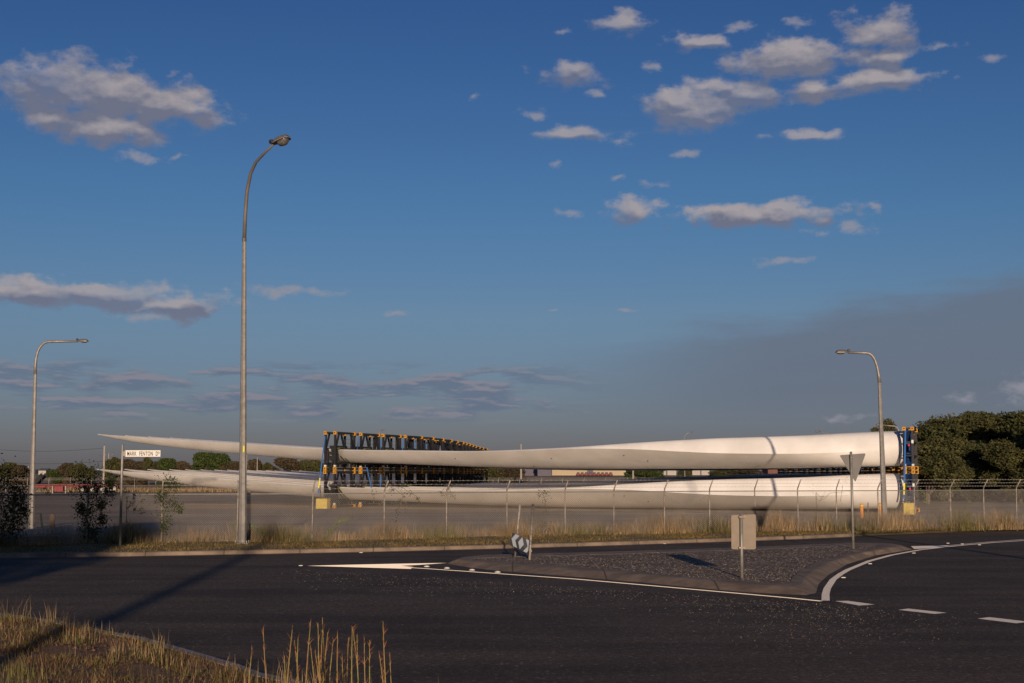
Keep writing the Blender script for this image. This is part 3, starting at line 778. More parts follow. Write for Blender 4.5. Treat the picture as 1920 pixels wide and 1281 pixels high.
# give way sign, seen from behind
B0 = G(1600, 1028, .15); gw = thing('give_way_sign', 'grey back of a triangular give way sign near the far end of the island', 'road sign', B0)
top = P(1595.5, 847, B0.y)-B0
MB().tube([(0,0,-.15), tuple(top)], .045, 12).build('post', 'galv', gw, True)
cor = [P(1574, 853.5, B0.y+.07)-B0, P(1623.5, 850, B0.y+.07)-B0, P(1604, 904.5, B0.y+.07)-B0]
def roundpoly(c, r, k=4):
    out = []
    for i, p in enumerate(c):
        a = (c[i-1]-p).normalized(); e = (c[(i+1)%len(c)]-p).normalized(); s, t = p+a*r, p+e*r
        for q in range(k+1):
            u = q/k; out.append(s*(1-u)**2+p*2*u*(1-u)+t*u*u)
    return out
rp = roundpoly(cor, .06); n = len(rp)
b = MB().add([tuple(p) for p in rp]+[tuple(p+Vector((0,.008,0))) for p in rp], [tuple(range(n)), tuple(range(2*n-1,n-1,-1))]+[(i,(i+1)%n,n+(i+1)%n,n+i) for i in range(n)])
fixn(b.build('sign_plate', 'alumshade', gw))
for yy in (858, 893):
    q = P(1596+(yy-858)*.03, yy, B0.y)-B0
    MB().tube([tuple(q-Vector((0,0,.03))), tuple(q+Vector((0,0,.03)))], .054, 12).build('clamp', 'galv', gw, True)
# rectangular sign back
B0 = G(1391, 1083, .15); rs = thing('keep_left_sign', 'beige back of a small rectangular sign near the front kerb of the island', 'road sign', B0)
top = P(1390, 963.5, B0.y)-B0
MB().tube([(0,0,-.15), tuple(top)], .040, 12).build('post', 'galv', rs, True)
cor = [P(1371, 966, B0.y+.06)-B0, P(1417.3, 964.5, B0.y+.06)-B0, P(1417.3, 1030, B0.y+.06)-B0, P(1371.5, 1030, B0.y+.06)-B0]
rp = roundpoly(cor, .05); n = len(rp)
b = MB().add([tuple(p) for p in rp]+[tuple(p+Vector((0,.006,0))) for p in rp], [tuple(range(n)), tuple(range(2*n-1,n-1,-1))]+[(i,(i+1)%n,n+(i+1)%n,n+i) for i in range(n)])
fixn(b.build('sign_plate', 'alum', rs))
for yy in (969.5, 1027):
    q = P(1391, yy, B0.y)-B0
    MB().box(q.x-.075, q.x+.075, -.046, .062, q.z-.02, q.z+.02).build('clamp', 'galvrust', rs)
# knocked chevron board
B0 = G(980, 1046, .15); cb = thing('chevron_board', 'knocked over black and grey chevron board hanging low on two leaning steel posts', 'road sign', B0)
Dc = B0.y
pb = G(965, 1044, .15)-B0; pt = P(975, 945, Dc+.25)-B0
MB().tube([tuple(pb-Vector((0,0,.1))), tuple(pt)], .034, 10).build('post', 'galvrust', cb, True)
pb2 = G(992.5, 1049.5, .15)-B0; pt2 = P(999.5, 946, Dc+.2)-B0
MB().tube([tuple(pb2-Vector((0,0,.1))), tuple(pt2)], .036, 10).build('post', 'galvrust', cb, True)
q0, q1, q2, q3 = [P(x, y, Dc-dy)-B0 for x, y, dy in ((960.8,998,.15),(998.3,1015.5,.28),(992.8,1040.5,.40),(955.7,1021.5,.32))]
def bi(u, v): return q0.lerp(q1, u).lerp(q3.lerp(q2, u), v)
nb = (q1-q0).cross(q3-q0).normalized()
if nb.y > 0: nb = -nb
b = MB(); c4 = [bi(0,0), bi(1,0), bi(1,1), bi(0,1)]
b.add([tuple(p+nb*.0) for p in c4]+[tuple(p-nb*.02) for p in c4], [(0,1,2,3),(7,6,5,4),(0,4,5,1),(1,5,6,2),(2,6,7,3),(3,7,4,0)])
brd = fixn(b.build('board', 'ink', cb))
b = MB()
def band(u0, u1, s):      # chevron stripe, apex shifted by s at mid height
    v0, v1 = .03, .97
    pts = [bi(u0, v0), bi(u1, v0), bi(u1+s, .5), bi(u1, v1), bi(u0, v1), bi(u0+s, .5)]
    b.add([tuple(p+nb*.004) for p in pts], [(0,1,2,5), (5,2,3,4)])
band(.17, .36, -.15); band(.80, .98, 0) if False else None
b.add([tuple(bi(u, v)+nb*.004) for u, v in ((.50,.03),(.64,.5),(.50,.97),(.36,.5))], [(0,1,2,3)])
b.add([tuple(bi(u, v)+nb*.004) for u, v in ((.68,.03),(.84,.03),(.985,.46),(.985,.55),(.84,.97),(.68,.97),(.83,.5))], [(0,1,2,6),(6,2,3),(6,3,4,5)])
b.build('grey_stripes', 'refl', brd)
for i, (u, v) in enumerate(((.97,.72),(.97,.9))):
    p = bi(u, v); MB().box(p.x-.02, p.x+.06, p.y-.05, p.y+.05, p.z-.03, p.z+.03).build('clamp', 'galv', cb)

# ------------------------------------------------------------------ turbine blades
ROOT = Vector((27.2, 99.3, 0)); FRM = Vector((-13.7, 113.6, 0))
E = (FRM-ROOT).normalized(); Yv = Vector((0,0,1)).cross(E)            # Yv points toward the road
ANG = math.atan2(E.y, E.x); DZ = -2.95
def on_axis(px):
    k = (px-960)/F*1.0
    # x = k*y approximately on the sight line (D scaled for the mean ray)
    s = (ROOT.x - k*ROOT.y)/(k*E.y - E.x) if abs(k*E.y-E.x) > 1e-9 else 0
    return s
ST = [ # px, ytop, yTE, ybot, TE offset, top offset, bottom offset, LE offset, sharpness
 (1694,808,841,874, 1.22,0,0,-1.22,0),(1660,808.5,841.5,874.5,1.22,0,0,-1.22,0),(1600,811,847,875.5,1.28,.05,-.2,-1.3,.22),(1550,814,849.5,876.5,1.45,.2,-.6,-1.5,.5),
 (1500,817,851,877.5,1.6,.45,-1.0,-1.7,.8),(1440,819.5,851,878,1.75,.75,-1.2,-1.9,1),(1360,822,850,878.5,1.8,.9,-1.3,-2.0,1),(1300,825,847.5,878.5,1.8,.95,-1.3,-2.0,1),
 (1200,831,842.5,878.5,1.75,1.2,-1.25,-1.9,1),(1100,838,841.5,878.5,1.65,1.3,-1.15,-1.7,1),(1000,843,845.2,877.5,1.45,1.15,-1.05,-1.5,1),(900,846,847.6,875.5,1.3,1.05,-.95,-1.35,1),
 (800,845,846.5,872,1.15,.95,-.85,-1.2,1),(700,844,845.5,868.5,1.05,.85,-.75,-1.1,1),(640,842,843.5,866.5,1.0,.8,-.7,-1.0,1),(540,836,837.5,859.5,.88,.65,-.6,-.9,1),(450,830.5,832,852,.78,.55,-.5,-.8,1),
 (370,825.5,827,844.5,.66,.45,-.4,-.7,1),(300,821,822.3,836.5,.55,.35,-.3,-.55,1),(250,818,819.2,829.5,.42,.25,-.2,-.42,1),(215,815.8,816.6,822.5,.26,.14,-.1,-.26,1),(196,814.4,814.9,818,.13,.06,-.04,-.13,1),(185,813.6,814,815,.03,0,0,-.03,1)]
def section(st, grow=1.0, n=10):
    px, yt, ye, yb, te, to, bo, le, w = st
    ex = te*.28*w; te += ex; to += ex; bo *= 1+.4*w
    s = on_axis(px); pos = ROOT + E*s; D = pos.y
    zt, ze, zb = P(px, yt, D-.5).z, P(px, ye, D-te*.9).z, P(px, yb, D-.3).z
    zl = zt*.45+zb*.55
    pts = []
    def quarter(y0, z0, y1, z1, w_, fwd):
        # from side point (y0,z0) to extreme (y1,z1)
        r = []
        for i in range(n):
            ph = (i/n)*math.pi/2; u = math.sin(ph)
            sh_ = (1-w_)*math.sqrt(max(0, 1-u*u)) + w_*(1-u)**.62
            r.append((y1+(y0-y1)*sh_, z0+(z1-z0)*u))
        r.append((y1, z1)); return r if fwd else r[::-1]
    q1 = quarter(te, ze, to, zt, w, True)         # TE -> top
    q2 = quarter(le, zl, to, zt, 0, False)        # top -> LE
    q3 = quarter(le, zl, bo, zb, 0, True)         # LE -> bottom
    q4 = quarter(te, ze, bo, zb, w, False)        # bottom -> TE
    pts = q1[:-1]+q2[:-1]+q3[:-1]+q4[:-1]
    if grow != 1:
        cy = sum(p[0] for p in pts)/len(pts); cz = sum(p[1] for p in pts)/len(pts)
        pts = [(cy+(y-cy)*grow, cz+(z-cz)*grow) for y, z in pts]
    return s, pts
def lerp_st(a, b_, t): return tuple(x+(y-x)*t for x, y in zip(a, b_))
def st_at(px):
    for a, b_ in zip(ST, ST[1:]):
        if b_[0] <= px <= a[0]: return lerp_st(a, b_, (a[0]-px)/(a[0]-b_[0]))
def cat(i, t):                                    # smooth interpolation along the stations
    p = [ST[max(0, min(len(ST)-1, i+k))] for k in (-1, 0, 1, 2)]
    return tuple(.5*((2*b_)+(-a+c_)*t+(2*a-5*b_+4*c_-d)*t*t+(-a+3*b_-3*c_+d)*t**3) for a, b_, c_, d in zip(*p))
def blade_mesh():
    b = MB(); fine = []
    for i in range(len(ST)-1):
        for k in range(4):
            s_ = list(lerp_st(ST[i], ST[i+1], k/4)); c_ = cat(i, k/4)
            for q in range(1, 8): s_[q] = c_[q]
            s_[8] = min(1, max(0, s_[8])); fine.append(tuple(s_))
    fine.append(ST[-1]); m = None
    for st in fine:
        s, pts = section(st)
        m = len(pts)
        for y, z in pts: b.v.append((s, y, z))
    n = len(fine)
    for i in range(n-1):
        for k in range(m): b.f.append((i*m+k, i*m+(k+1)%m, (i+1)*m+(k+1)%m, (i+1)*m+k))
    b.f.append(tuple(range(m-1, -1, -1))); b.f.append(tuple((n-1)*m+k for k in range(m)))
    return b
bo = blade_mesh().build('turbine_blade', 'white', smooth_=True); fixn(bo)
me = bo.data
if hasattr(me, 'set_sharp_from_angle'): me.set_sharp_from_angle(angle=R(28))
def ring(px0, px1, grow, name, m, parent):
    b = MB(); r = []
    for px in (px0, px0, px1, px1):
        g_ = 1.0 if len(r) in (0, 3) else grow
        s, pts = section(st_at(px), g_); r.append(pts)
        for y, z in pts: b.v.append((s, y, z))
    k = len(r[0])
    for i in range(3):
        for q in range(k): b.f.append((i*k+q, i*k+(q+1)%k, (i+1)*k+(q+1)%k, (i+1)*k+q))
    return fixn(b.build(name, m, parent, True))
ring(1687, 1685.4, 1.012, 'root_seam', 'seam', bo)
rc = MB(); s, pts = section(ST[0], .985)
rc.add([(s-.06, y, z) for y, z in pts]+[(s+.01, y, z) for y, z in pts], [tuple(range(len(pts)))]+[(i,(i+1)%len(pts),len(pts)+(i+1)%len(pts),len(pts)+i) for i in range(len(pts))])
fixn(rc.build('root_flange', 'seam', bo))
for px, q_ in ((1217, .35), (1178, .12), (996, .62), (1040, .30), (860, .25)):
    s, pts = section(st_at(px)); y, z = pts[30+int(10*(1-q_))]
    MB().tube([(s, y-.03, z), (s, y+.012, z)], .05, 8).build('drain_hole', 'ink', bo)
OFF = [(0,0),(1.6,4.0),(3.1,7.6),(4.7,11.2),(5.5,15),(6.2,19.4),(6.8,24),(7.2,29),(7.6,34),(7.8,38.5),(8.0,43.5),(8.2,49),(8.4,55),(8.7,61),(9.0,67),(9.4,73)]
# ------------------------------------------------------------------ transport frames
FH = 2.95
ROX = [0,1.10,2.05,2.95,3.5,3.9,4.2,4.5,4.7,4.8,4.9,5.0,5.0,5.1,5.1,5.1]
def frame_common(root, xa, xb, yh, brace=True):
    for x in (xa, xb):
        for y in (-yh, yh):
            MB().beam((x, y, .12), (x, y, FH-.12), .15, .15).build('upright', 'black', root)
    for x in (xa, xb):
        MB().beam((x, -yh+.08, FH-.13), (x, yh-.08, FH-.13), .13, .15).build('top_beam', 'black', root)
        MB().beam((x, -yh+.08, .13), (x, yh-.08, .13), .13, .15).build('base_beam', 'black', root)
    for y in (-yh, yh):
        MB().beam((xa+.08, y, FH-.13), (xb-.08, y, FH-.13), .10, .10).build('tie_beam', 'black', root)
        MB().beam((xa+.08, y, .13), (xb-.08, y, .13), .10, .10).build('tie_beam', 'black', root)
    for x in (xa, xb):
        for y in (-yh, yh):
            sy = 1 if y > 0 else -1
            for z0, z1 in ((FH-.27, FH-.02), (.0, .25)):
                c_ = MB().cbox(x-.125, x+.125, y-.125, y+.125, z0, z1, .02).build('corner_casting', 'yellow', root)
                MB().tube([(x, y+sy*.118, (z0+z1)/2), (x, y+sy*.130, (z0+z1)/2)], .055, 8).build('lock_hole', 'ink', c_)
    for x in (xa, xb):                                           # painted marker sleeves under the top lock
        MB().box(x-.08, x+.08, yh-.08, yh+.08, .27, .40).build('marker_sleeve', 'whitem', root)
def mid_frame():
    t = thing('blade_frame', 'x', 'transport frame'); xa, xb, yh = -.42, .42, 1.72
    frame_common(t, xa, xb, yh)
    for x in (xa, xb):
        for s_ in (-1, 1):
            MB().beam((x, s_*(yh-.05), 1.55), (x, s_*(yh-.66), FH-.2), .13, .11).build('knee_brace', 'black', t)
    for x in (xa+.02,):
        for z in (1.75, 2.05, 2.35):
            MB().beam((x, -yh+.1, z), (x, yh-.1, z), .014, .014).build('tie_rod', 'black', t)
    for x in (xa, xb):
        MB().beam((x, -yh+.1, 1.62), (x, yh-.1, 1.62), .10, .12).build('cross_beam', 'black', t)
    # saddle: posts, cheek plates and clamp blocks round the blade
    sd_ = MB()
    for x in (xa+.02, 0, xb-.02):
        for y in (-1.15, -.6, .55, 1.05, 1.3):
            sd_.beam((x, y, .25), (x, y, .62 if abs(y) < 1.1 else 1.55), .12, .12)
        sd_.beam((x, -1.5, .60), (x, 1.5, .48), .10, .14)
    sd_.beam((-.3, 1.34, .95), (.3, 1.34, .95), .1, .3)
    sd_.beam((-.3, 1.34, 1.35), (.3, 1.34, 1.35), .1, .12)
    sd_.build('saddle', 'black', t)
    ck = MB()
    for y in (-.45, .35, 1.0): ck.cbox(-.3, .3, y-.28, y+.28, 1.64, 1.86, .03)
    ck.cbox(-.3, .1, 1.15, 1.42, 1.45, 1.72, .03)
    ck.build('clamp_block', 'black', t)
    return t
def pad_for(frame, s_mid, px0, px1, dz, name='clamp_pad'):
    b = MB(); rr_ = []
    for px, g_ in ((px0, 1.0), (px0, 1.15), (px1, 1.15), (px1, 1.0)):
        s, pts = section(st_at(px), g_)
        rr_.append(len(pts))
        for y, z in pts: b.v.append((s-s_mid, y-(z-4.0)*0, z+DZ))
    k = rr_[0]
    for i in range(3):
        for q in range(k): b.f.append((i*k+q, i*k+(q+1)%k, (i+1)*k+(q+1)%k, (i+1)*k+q))
    return fixn(b.build(name, 'pad', frame, True))
s_mid = on_axis(638)
mf = mid_frame()
pad_for(mf, s_mid, 651, 648, 0); pad_for(mf, s_mid, 645.5, 642.5, 0)
def root_frame():
    t = thing('root_frame', 'x', 'transport frame'); xa, xb, yh = -.80, -.26, 1.95
    frame_common(t, xa, xb, yh)
    s, pts = section(ST[0], 1.0); cz = sum(p[1] for p in pts)/len(pts)+DZ
    rg = MB(); n = 28
    for x in (-.22, -.10):
        for r_ in (1.26, .95):
            for i in range(n): rg.v.append((x, r_*math.cos(2*math.pi*i/n), cz+r_*math.sin(2*math.pi*i/n)))
    for i in range(n):
        k = (i+1)%n
        rg.f += [(i,k,n+k,n+i), (2*n+i,3*n+i,3*n+k,2*n+k), (i,2*n+i,2*n+k,k), (n+i,n+k,3*n+k,3*n+i)]
    fixn(rg.build('adapter_ring', 'blue', t))
    pn = MB()
    for s_ in (-1, 1):
        pn.beam((-.50, s_*1.9, .3), (-.45, s_*.75, cz), .30, .12); pn.beam((-.50, s_*1.9, FH-.3), (-.45, s_*.75, cz), .30, .12)
        pn.beam((-.50, s_*1.88, cz-.35), (-.50, s_*.9, cz-.2), .26, .10); pn.beam((-.50, s_*1.88, cz+.35), (-.50, s_*.9, cz+.2), .26, .10)
    pn.box(-.56, -.40, -.95, .95, cz-.75, cz+.75)
    pn.build('blue_bracket', 'blue', t)
    for z in (cz-.5, cz+.45):
        MB().beam((-.80, -1.9, z), (-.80, 1.9, z), .08, .12).build('cross_beam', 'black', t)
        MB().beam((-.72, 1.95, z), (-.34, 1.95, z), .08, .08).build('tie_beam', 'black', t)
    MB().box(-.62, -.50, 1.92, 2.02, cz+.15, cz+.28).build('red_tag', 'redm', t)
    MB().box(-.87, -.73, 1.88, 2.03, FH-1.65+.5, FH-1.42+.5).build('white_label', 'whitem', t)
    return t
rf = root_frame()
GB = {'b': 'white turbine blades stacked in two tiers', 'm': 'black frames clamping the middle of the blades', 'r': 'black and blue frames bolted to the blade roots'}
first = True
for tier in (1, 0):
    tn = 'upper' if tier else 'lower'
    for i, (dx, dy) in enumerate(OFF):
        o = bo if first else copy_tree(bo)
        r0_ = ROOT + Vector((ROX[i], dy, 0)); e_ = (FRM + Vector((dx, dy, 0)) - r0_).normalized(); an = math.atan2(e_.y, e_.x)
        o.location = r0_ + Vector((0, 0, 0 if tier else DZ)); o.rotation_euler = (0, 0, an)
        row = 'front row' if i == 0 else ('rearmost row' if i == 15 else '%s row from the road' % ORD[i])
        tag(o, 'long white wind turbine blade in the %s tier, %s' % (tn, row), 'turbine blade', GB['b'])
        m_ = mf if first else copy_tree(mf)
        m_.scale = (1, 1, 1.045 if tier else 1); m_.location = FRM + Vector((dx, dy, 0)) + Vector((0, 0, FH*tier)); m_.rotation_euler = (0, 0, an)
        tag(m_, 'orange cornered black frame clamping the %s blade middle, %s' % (tn, row), 'transport frame', GB['m'])
        r_ = rf if first else copy_tree(rf)
        r_.location = r0_ + Vector((0, 0, FH*tier)); r_.rotation_euler = (0, 0, an)
        tag(r_, 'black and blue end frame at the %s blade root, %s' % (tn, row), 'transport frame', GB['r'])
        first = False
# red caps between the two tiers on the front row
def loc_pt(sx, y, z, row=0): 
    return ROOT + E*sx + Yv*y + Vector((OFF[row][0], OFF[row][1], z))
# straps
def strap(a, b_, w, label, ymid=None, grp='blue lashing straps on the frames'):
    o = thing('lashing_strap', label, 'strap', a, 0, grp); d = b_-a
    u = Vector((.0, 0, 0)); u = d.cross(Vector((0,1,0))).normalized()*w/2
    t0 = ymid or 1.0
    def seg(s0, s1, name, m):
        p, q = d*s0, d*s1; th = Vector((0, -.008, 0))
        MB().add([tuple(x) for x in (p-u, p+u, q+u, q-u, p-u+th, p+u+th, q+u+th, q-u+th)], [(3,2,1,0),(4,5,6,7),(0,1,5,4),(1,2,6,5),(2,3,7,6),(3,0,4,7)]).build(name, m, o)
    seg(0, t0, 'webbing', 'strap')
    if ymid: seg(ymid, ymid+.17, 'yellow_tail', 'strapy'); seg(ymid+.17, 1, 'ratchet', 'strap')
    return o
strap(loc_pt(s_mid+.42, 1.80, 5.62), loc_pt(s_mid+.80, 2.15, .95), .09, 'blue and yellow lashing strap down the front black frame to the left yellow block', .70)
strap(loc_pt(-.36, 2.16, 5.62), loc_pt(-.16, 2.3, .95), .11, 'blue and yellow lashing strap down the front root frame to the right yellow block', .76)
for r_, lb in ((1,'second'),(2,'third'),(3,'fourth'),(4,'fifth'),(5,'sixth'),(7,'eighth'),(9,'tenth')):
    strap(loc_pt(s_mid-.25, 1.78, 5.62, r_), loc_pt(s_mid-.15, 1.80, 4.55, r_), .085, 'short blue strap hanging inside the upper %s black frame' % lb)
strap(loc_pt(s_mid-1.0, 1.75, 3.2, 1), loc_pt(s_mid-1.5, 1.75, 1.2, 1), .08, 'blue strap running slanted beside the lower second frame')
strap(loc_pt(s_mid-.2, 1.75, 2.6, 2), loc_pt(s_mid-.2, 1.75, 1.35, 2), .10, 'blue strap hanging inside the lower third frame')
# concrete blocks
def yblock(px0, px1, yb, yt, label, rz):
    c_ = G((px0+px1)/2, yb, 0); w = (px1-px0)/F*c_.y; h = (P(px0, yt, c_.y)-P(px0, yb, c_.y)).z
    o = MB().cbox(-w/2, w/2, 0, w*.8, 0, h, .04).build('concrete_block', 'block'); o.location = c_; o.rotation_euler = (0,0,rz)
    tag(o, label, 'concrete block', 'yellow painted concrete blocks')
    lf = MB(); lf.tube([(-.12, w*.45, h-.02), (-.1, w*.45, h+.06), (.1, w*.45, h+.06), (.12, w*.45, h-.02)], .012, 6); lf.build('lifting_eye', 'galvrust', o)
yblock(591, 613.5, 953.8, 935, 'yellow concrete block at the foot of the front black frame', R(-14))
yblock(1694.5, 1716, 965, 943, 'yellow concrete block at the foot of the blade root frame', R(-4))
# orange marker posts and stakes in the yard
for (px, yb, yt, w, m_, lb, nm, ct, gp) in ((1616, 971, 944.5, .11, 'orange', 'left orange marker post, just right of the give way sign', 'marker_post', 'marker post', 'orange marker posts in the yard'),
       (1650.5, 969, 943.5, .09, 'orange', 'right orange marker post, beside the curved street lamp foot', 'marker_post', 'marker post', 'orange marker posts in the yard'),
       (1628, 970, 942.5, .035, 'wood', 'thin dark stake between the two orange marker posts', 'stake', 'stake', None),
       (98, 990, 964, .14, 'wood', 'short brown timber post behind the fence at left', 'timber_post', 'post', None),
       (79, 990, 962, .05, 'rubber', 'thin dark leaning stake left of the timber post', 'stake', 'stake', None)):
    B_ = G(px, yb, 0); h = (P(px, yt, B_.y)-B_).z
    b = MB(); b.tube([(0,0,-.1), (0,0,h-.04), (0,0,h)], [w, w, w*.8], 10); o = b.build(nm, m_, smooth_=False, loc=B_)
    if px == 79: o.rotation_euler = (0, R(-8), 0)
    tag(o, lb, ct, gp)
    if m_ == 'orange': MB().tube([(0,0,h*.82), (0,0,h*.90)], w*1.03, 10).build('reflective_band', 'strapy', o)

# ------------------------------------------------------------------ trailer at left
B_ = G(150, 925, 0)
tr = thing('flatbed_trailer', 'long red flatbed trailer parked at the back of the yard at left', 'trailer', B_, R(3))
MB().box(-6.2, 5.2, -1.2, 1.2, 1.13, 1.25).build('deck', 'redp', tr)
MB().box(-6.2, 5.2, -.45, -.30, .80, 1.05).build('chassis_rail', 'redp', tr); MB().box(-6.2, 5.2, .30, .45, .80, 1.05).build('chassis_rail', 'redp', tr)
MB().cbox(-3.2, -2.0, -1.15, -.5, .25, .98, .03).build('tool_box', 'redp', tr)
for x in (-3.45, -1.7): MB().beam((x, -1.0, 0), (x, -1.0, 1.0), .14).build('landing_leg', 'pwood', tr)
for x in (.6, 1.9, 3.2):
    for y in (-.95, .95):
        w_ = MB().tube([(x, y-.14, .5), (x, y+.14, .5)], .5, 18).build('wheel', 'rubber', tr); MB().tube([(x, y-.15, .5), (x, y+.15, .5)], .24, 12).build('rim', 'galv', w_)
for x, nm in ((-5.4, 'folded_ramp'), (4.4, 'folded_ramp')):
    b = MB(); b.beam((x-.7, -1.0, 1.25), (x+.5, -1.0, 2.6), .12, .5); b.beam((x+.5, -1.0, 1.25), (x+.4, -1.0, 2.5), .12); b.beam((x-.7, 1.0, 1.25), (x+.5, 1.0, 2.6), .12, .5); b.beam((x-.1,-1,1.9),(x-.1,1,1.9),.1)
    b.build(nm, 'rubber', tr)
MB().box(4.0, 5.1, -1.22, -.7, .3, 1.04).build('hydraulic_box', 'offw', tr)

# ------------------------------------------------------------------ far fence, poles, buildings
ff = thing('mesh_fence', 'distant low wire fence along the back of the yard before the dry field', 'fence', (0, 214, 0))
fx = [(-95, 0), (30, 0), (60, -28), (110, -38)]
posts = []
for (a, c) in zip(fx, fx[1:]):
    n = int(math.hypot(c[0]-a[0], c[1]-a[1])/3.2)
    posts += [(a[0]+(c[0]-a[0])*k/n, a[1]+(c[1]-a[1])*k/n) for k in range(n)]
for x, y in posts: MB().tube([(x, y, 0), (x, y, 1.75), (x+.12, y-.2, 2.1)], .035, 5).build('fence_post', 'wire', ff)
for z in (.9, 1.75, 1.92, 2.05):
    MB().tube([(x+(.1 if z > 1.8 else 0), y-(.15 if z > 1.8 else 0), z) for x, y in posts], .02 if z == 1.75 else .012, 4).build('fence_wire', 'wire', ff)
def upole(px, ytop, D, r, label, cross=True, mm='pwood'):
    B_ = Dg(px, D); h = (P(px, ytop, D)-B_).z
    o = thing('utility_pole', label, 'utility pole', B_, 0, 'far utility poles')
    MB().tube([(0,0,0),(0,0,h)], [r, r*.7], 8).build('pole', mm, o)
    if cross:
        MB().beam((-.9, 0, h-.5), (.9, 0, h-.5), .12).build('crossarm', 'wood', o)
        for x in (-.8, 0, .8): MB().tube([(x, 0, h-.44), (x, 0, h-.2)], .05, 6).build('insulator', 'offw', o)
    return B_ + Vector((0, 0, h-.3))
t1 = upole(194.5, 836, 185, .16, 'pale utility pole left of the street name sign', False)
t2 = upole(203, 850, 330, .14, 'thin far utility pole just right of the pale one at left')
upole(977, 833, 200, .16, 'pale pole rising behind the blades right of the black frames', False)
upole(1187, 834, 230, .15, 'pale pole behind the middle of the blades by the green bush', False)
upole(462, 846, 240, .12, 'thin pale pole directly right of the tallest street lamp', False)
upole(482, 858, 320, .12, 'second thin pale pole right of the tallest street lamp', False)
upole(53, 874, 420, .15, 'far pole beside the left street lamp')
for z_, px2, y2, lb in ((0, -60, 838, 'upper'), (-1, -60, 860, 'lower')):
    e_ = P(px2, y2, 185); a_ = t1+Vector((0,0,-1.7*(-z_)*1.0))
    pts = [a_.lerp(e_, t)-Vector((0,0,.5*math.sin(math.pi*t))) for t in [k/10 for k in range(11)]]
    tag(MB().tube(pts, .016, 4).build('overhead_wire', 'ink'), '%s thin overhead wire running left from the pale utility pole' % lb, 'cable')
def shed(px0, px1, D, h, dpt, wall, roof, label, base=None, doors=3):
    a, c = Dg(px0, D), Dg(px1, D); w = c.x-a.x
    o = thing('shed' , label, 'building', ((a.x+c.x)/2, D, gh(0, D)))
    MB().box(-w/2, w/2, 0, dpt, 0, h).build('wall', wall, o)
    rb = MB(); rb.add([(-w/2-.4,-.5,h),(w/2+.4,-.5,h),(w/2+.4,dpt+.5,h),(-w/2-.4,dpt+.5,h),(-w/2-.4,dpt/2,h+dpt*.12),(w/2+.4,dpt/2,h+dpt*.12)], [(0,1,5,4),(2,3,4,5),(1,2,5),(3,0,4),(3,2,1,0)])
    rb.build('roof', roof, o)
    for k in range(doors):
        x = -w/2 + w*(k+.5)/doors; MB().box(x-w*.04, x+w*.04, -.05, .02, 0, h*.7).build('roller_door', 'greyb', o)
    return o
shed(1035, 1178, 640, 4.4, 25, 'cream', 'offw', 'long low cream shed across the field beneath the upper blade', doors=1)
shed(1008, 1034, 600, 4.2, 15, 'greyb', 'greyb', 'grey purple shed left of the long cream shed', doors=2)
shed(984, 1007, 620, 4.4, 15, 'greyb', 'bluer', 'small blue roofed shed left of the grey purple shed', doors=1)
shed(1232, 1268, 660, 4.0, 15, 'offw', 'offw', 'white shed right of the green bush beneath the blades', doors=1)
shed(1298, 1330, 680, 4.0, 15, 'offw', 'offw', 'white shed farther right beneath the blades', doors=1)
shed(72, 86, 900, 2.6, 12, 'offw', 'greyb', 'tiny pale building on the skyline at left', doors=1)
shed(1440, 1462, 640, 3.6, 15, 'brickb', 'brickb', 'brick red shed seen in the gap between the blade roots', doors=1)
car0 = None
for k in range(9):                                           # red machines lined up before the shed
    px = 1084 + k*7.6; p = Dg(px, 560)
    if car0 is None:
        car0 = thing('red_vehicle', 'x', 'vehicle')
        MB().cbox(-.8, .8, -.9, .9, .5, 1.2, .1).build('body', 'redp', car0); MB().cbox(-.45, .5, -.8, .8, 1.2, 1.75, .1).build('cab', 'ink', car0)
        for x in (-.5, .5): MB().tube([(x, -.95, .35), (x, .95, .35)], .35, 10).build('wheel', 'rubber', car0)
        o = car0
    else: o = copy_tree(car0)
    o.location = p; tag(o, '%s small red vehicle from the left in the row before the cream shed' % (['first']+ORD[1:])[k], 'vehicle', 'red vehicles lined up before the cream shed')

# ------------------------------------------------------------------ trees
def crown_mesh(rng, lobes, leaf, per, flat=.75):
    b = MB()
    for (cx, cy, cz, r) in lobes:
        n = int(per*r*r)
        for _ in range(n):
            u = rng.gauss(0,1), rng.gauss(0,1), rng.gauss(0,1); l = math.sqrt(sum(q*q for q in u)) or 1
            rr_ = r*(1-abs(rng.gauss(0, .17)))
            k = 1+.22*math.sin(u[0]/l*7+cx)*math.sin(u[2]/l*6+cz)
            x, y, z = cx+u[0]/l*rr_*k, cy+u[1]/l*rr_*k, cz+u[2]/l*rr_*flat*k
            s = leaf*rng.uniform(.5, 1.3)
            a = Vector((rng.gauss(0,1), rng.gauss(0,1), rng.gauss(0,1))).normalized(); c_ = a.cross(Vector((rng.gauss(0,1), rng.gauss(0,1), rng.gauss(0,1)))).normalized()
            p = Vector((x,y,z)); o = len(b.v)
            b.v += [tuple(p-a*s), tuple(p+c_*s*.45), tuple(p+a*s), tuple(p-c_*s*.45)]; b.f.append((o,o+1,o+2,o+3))
    return b
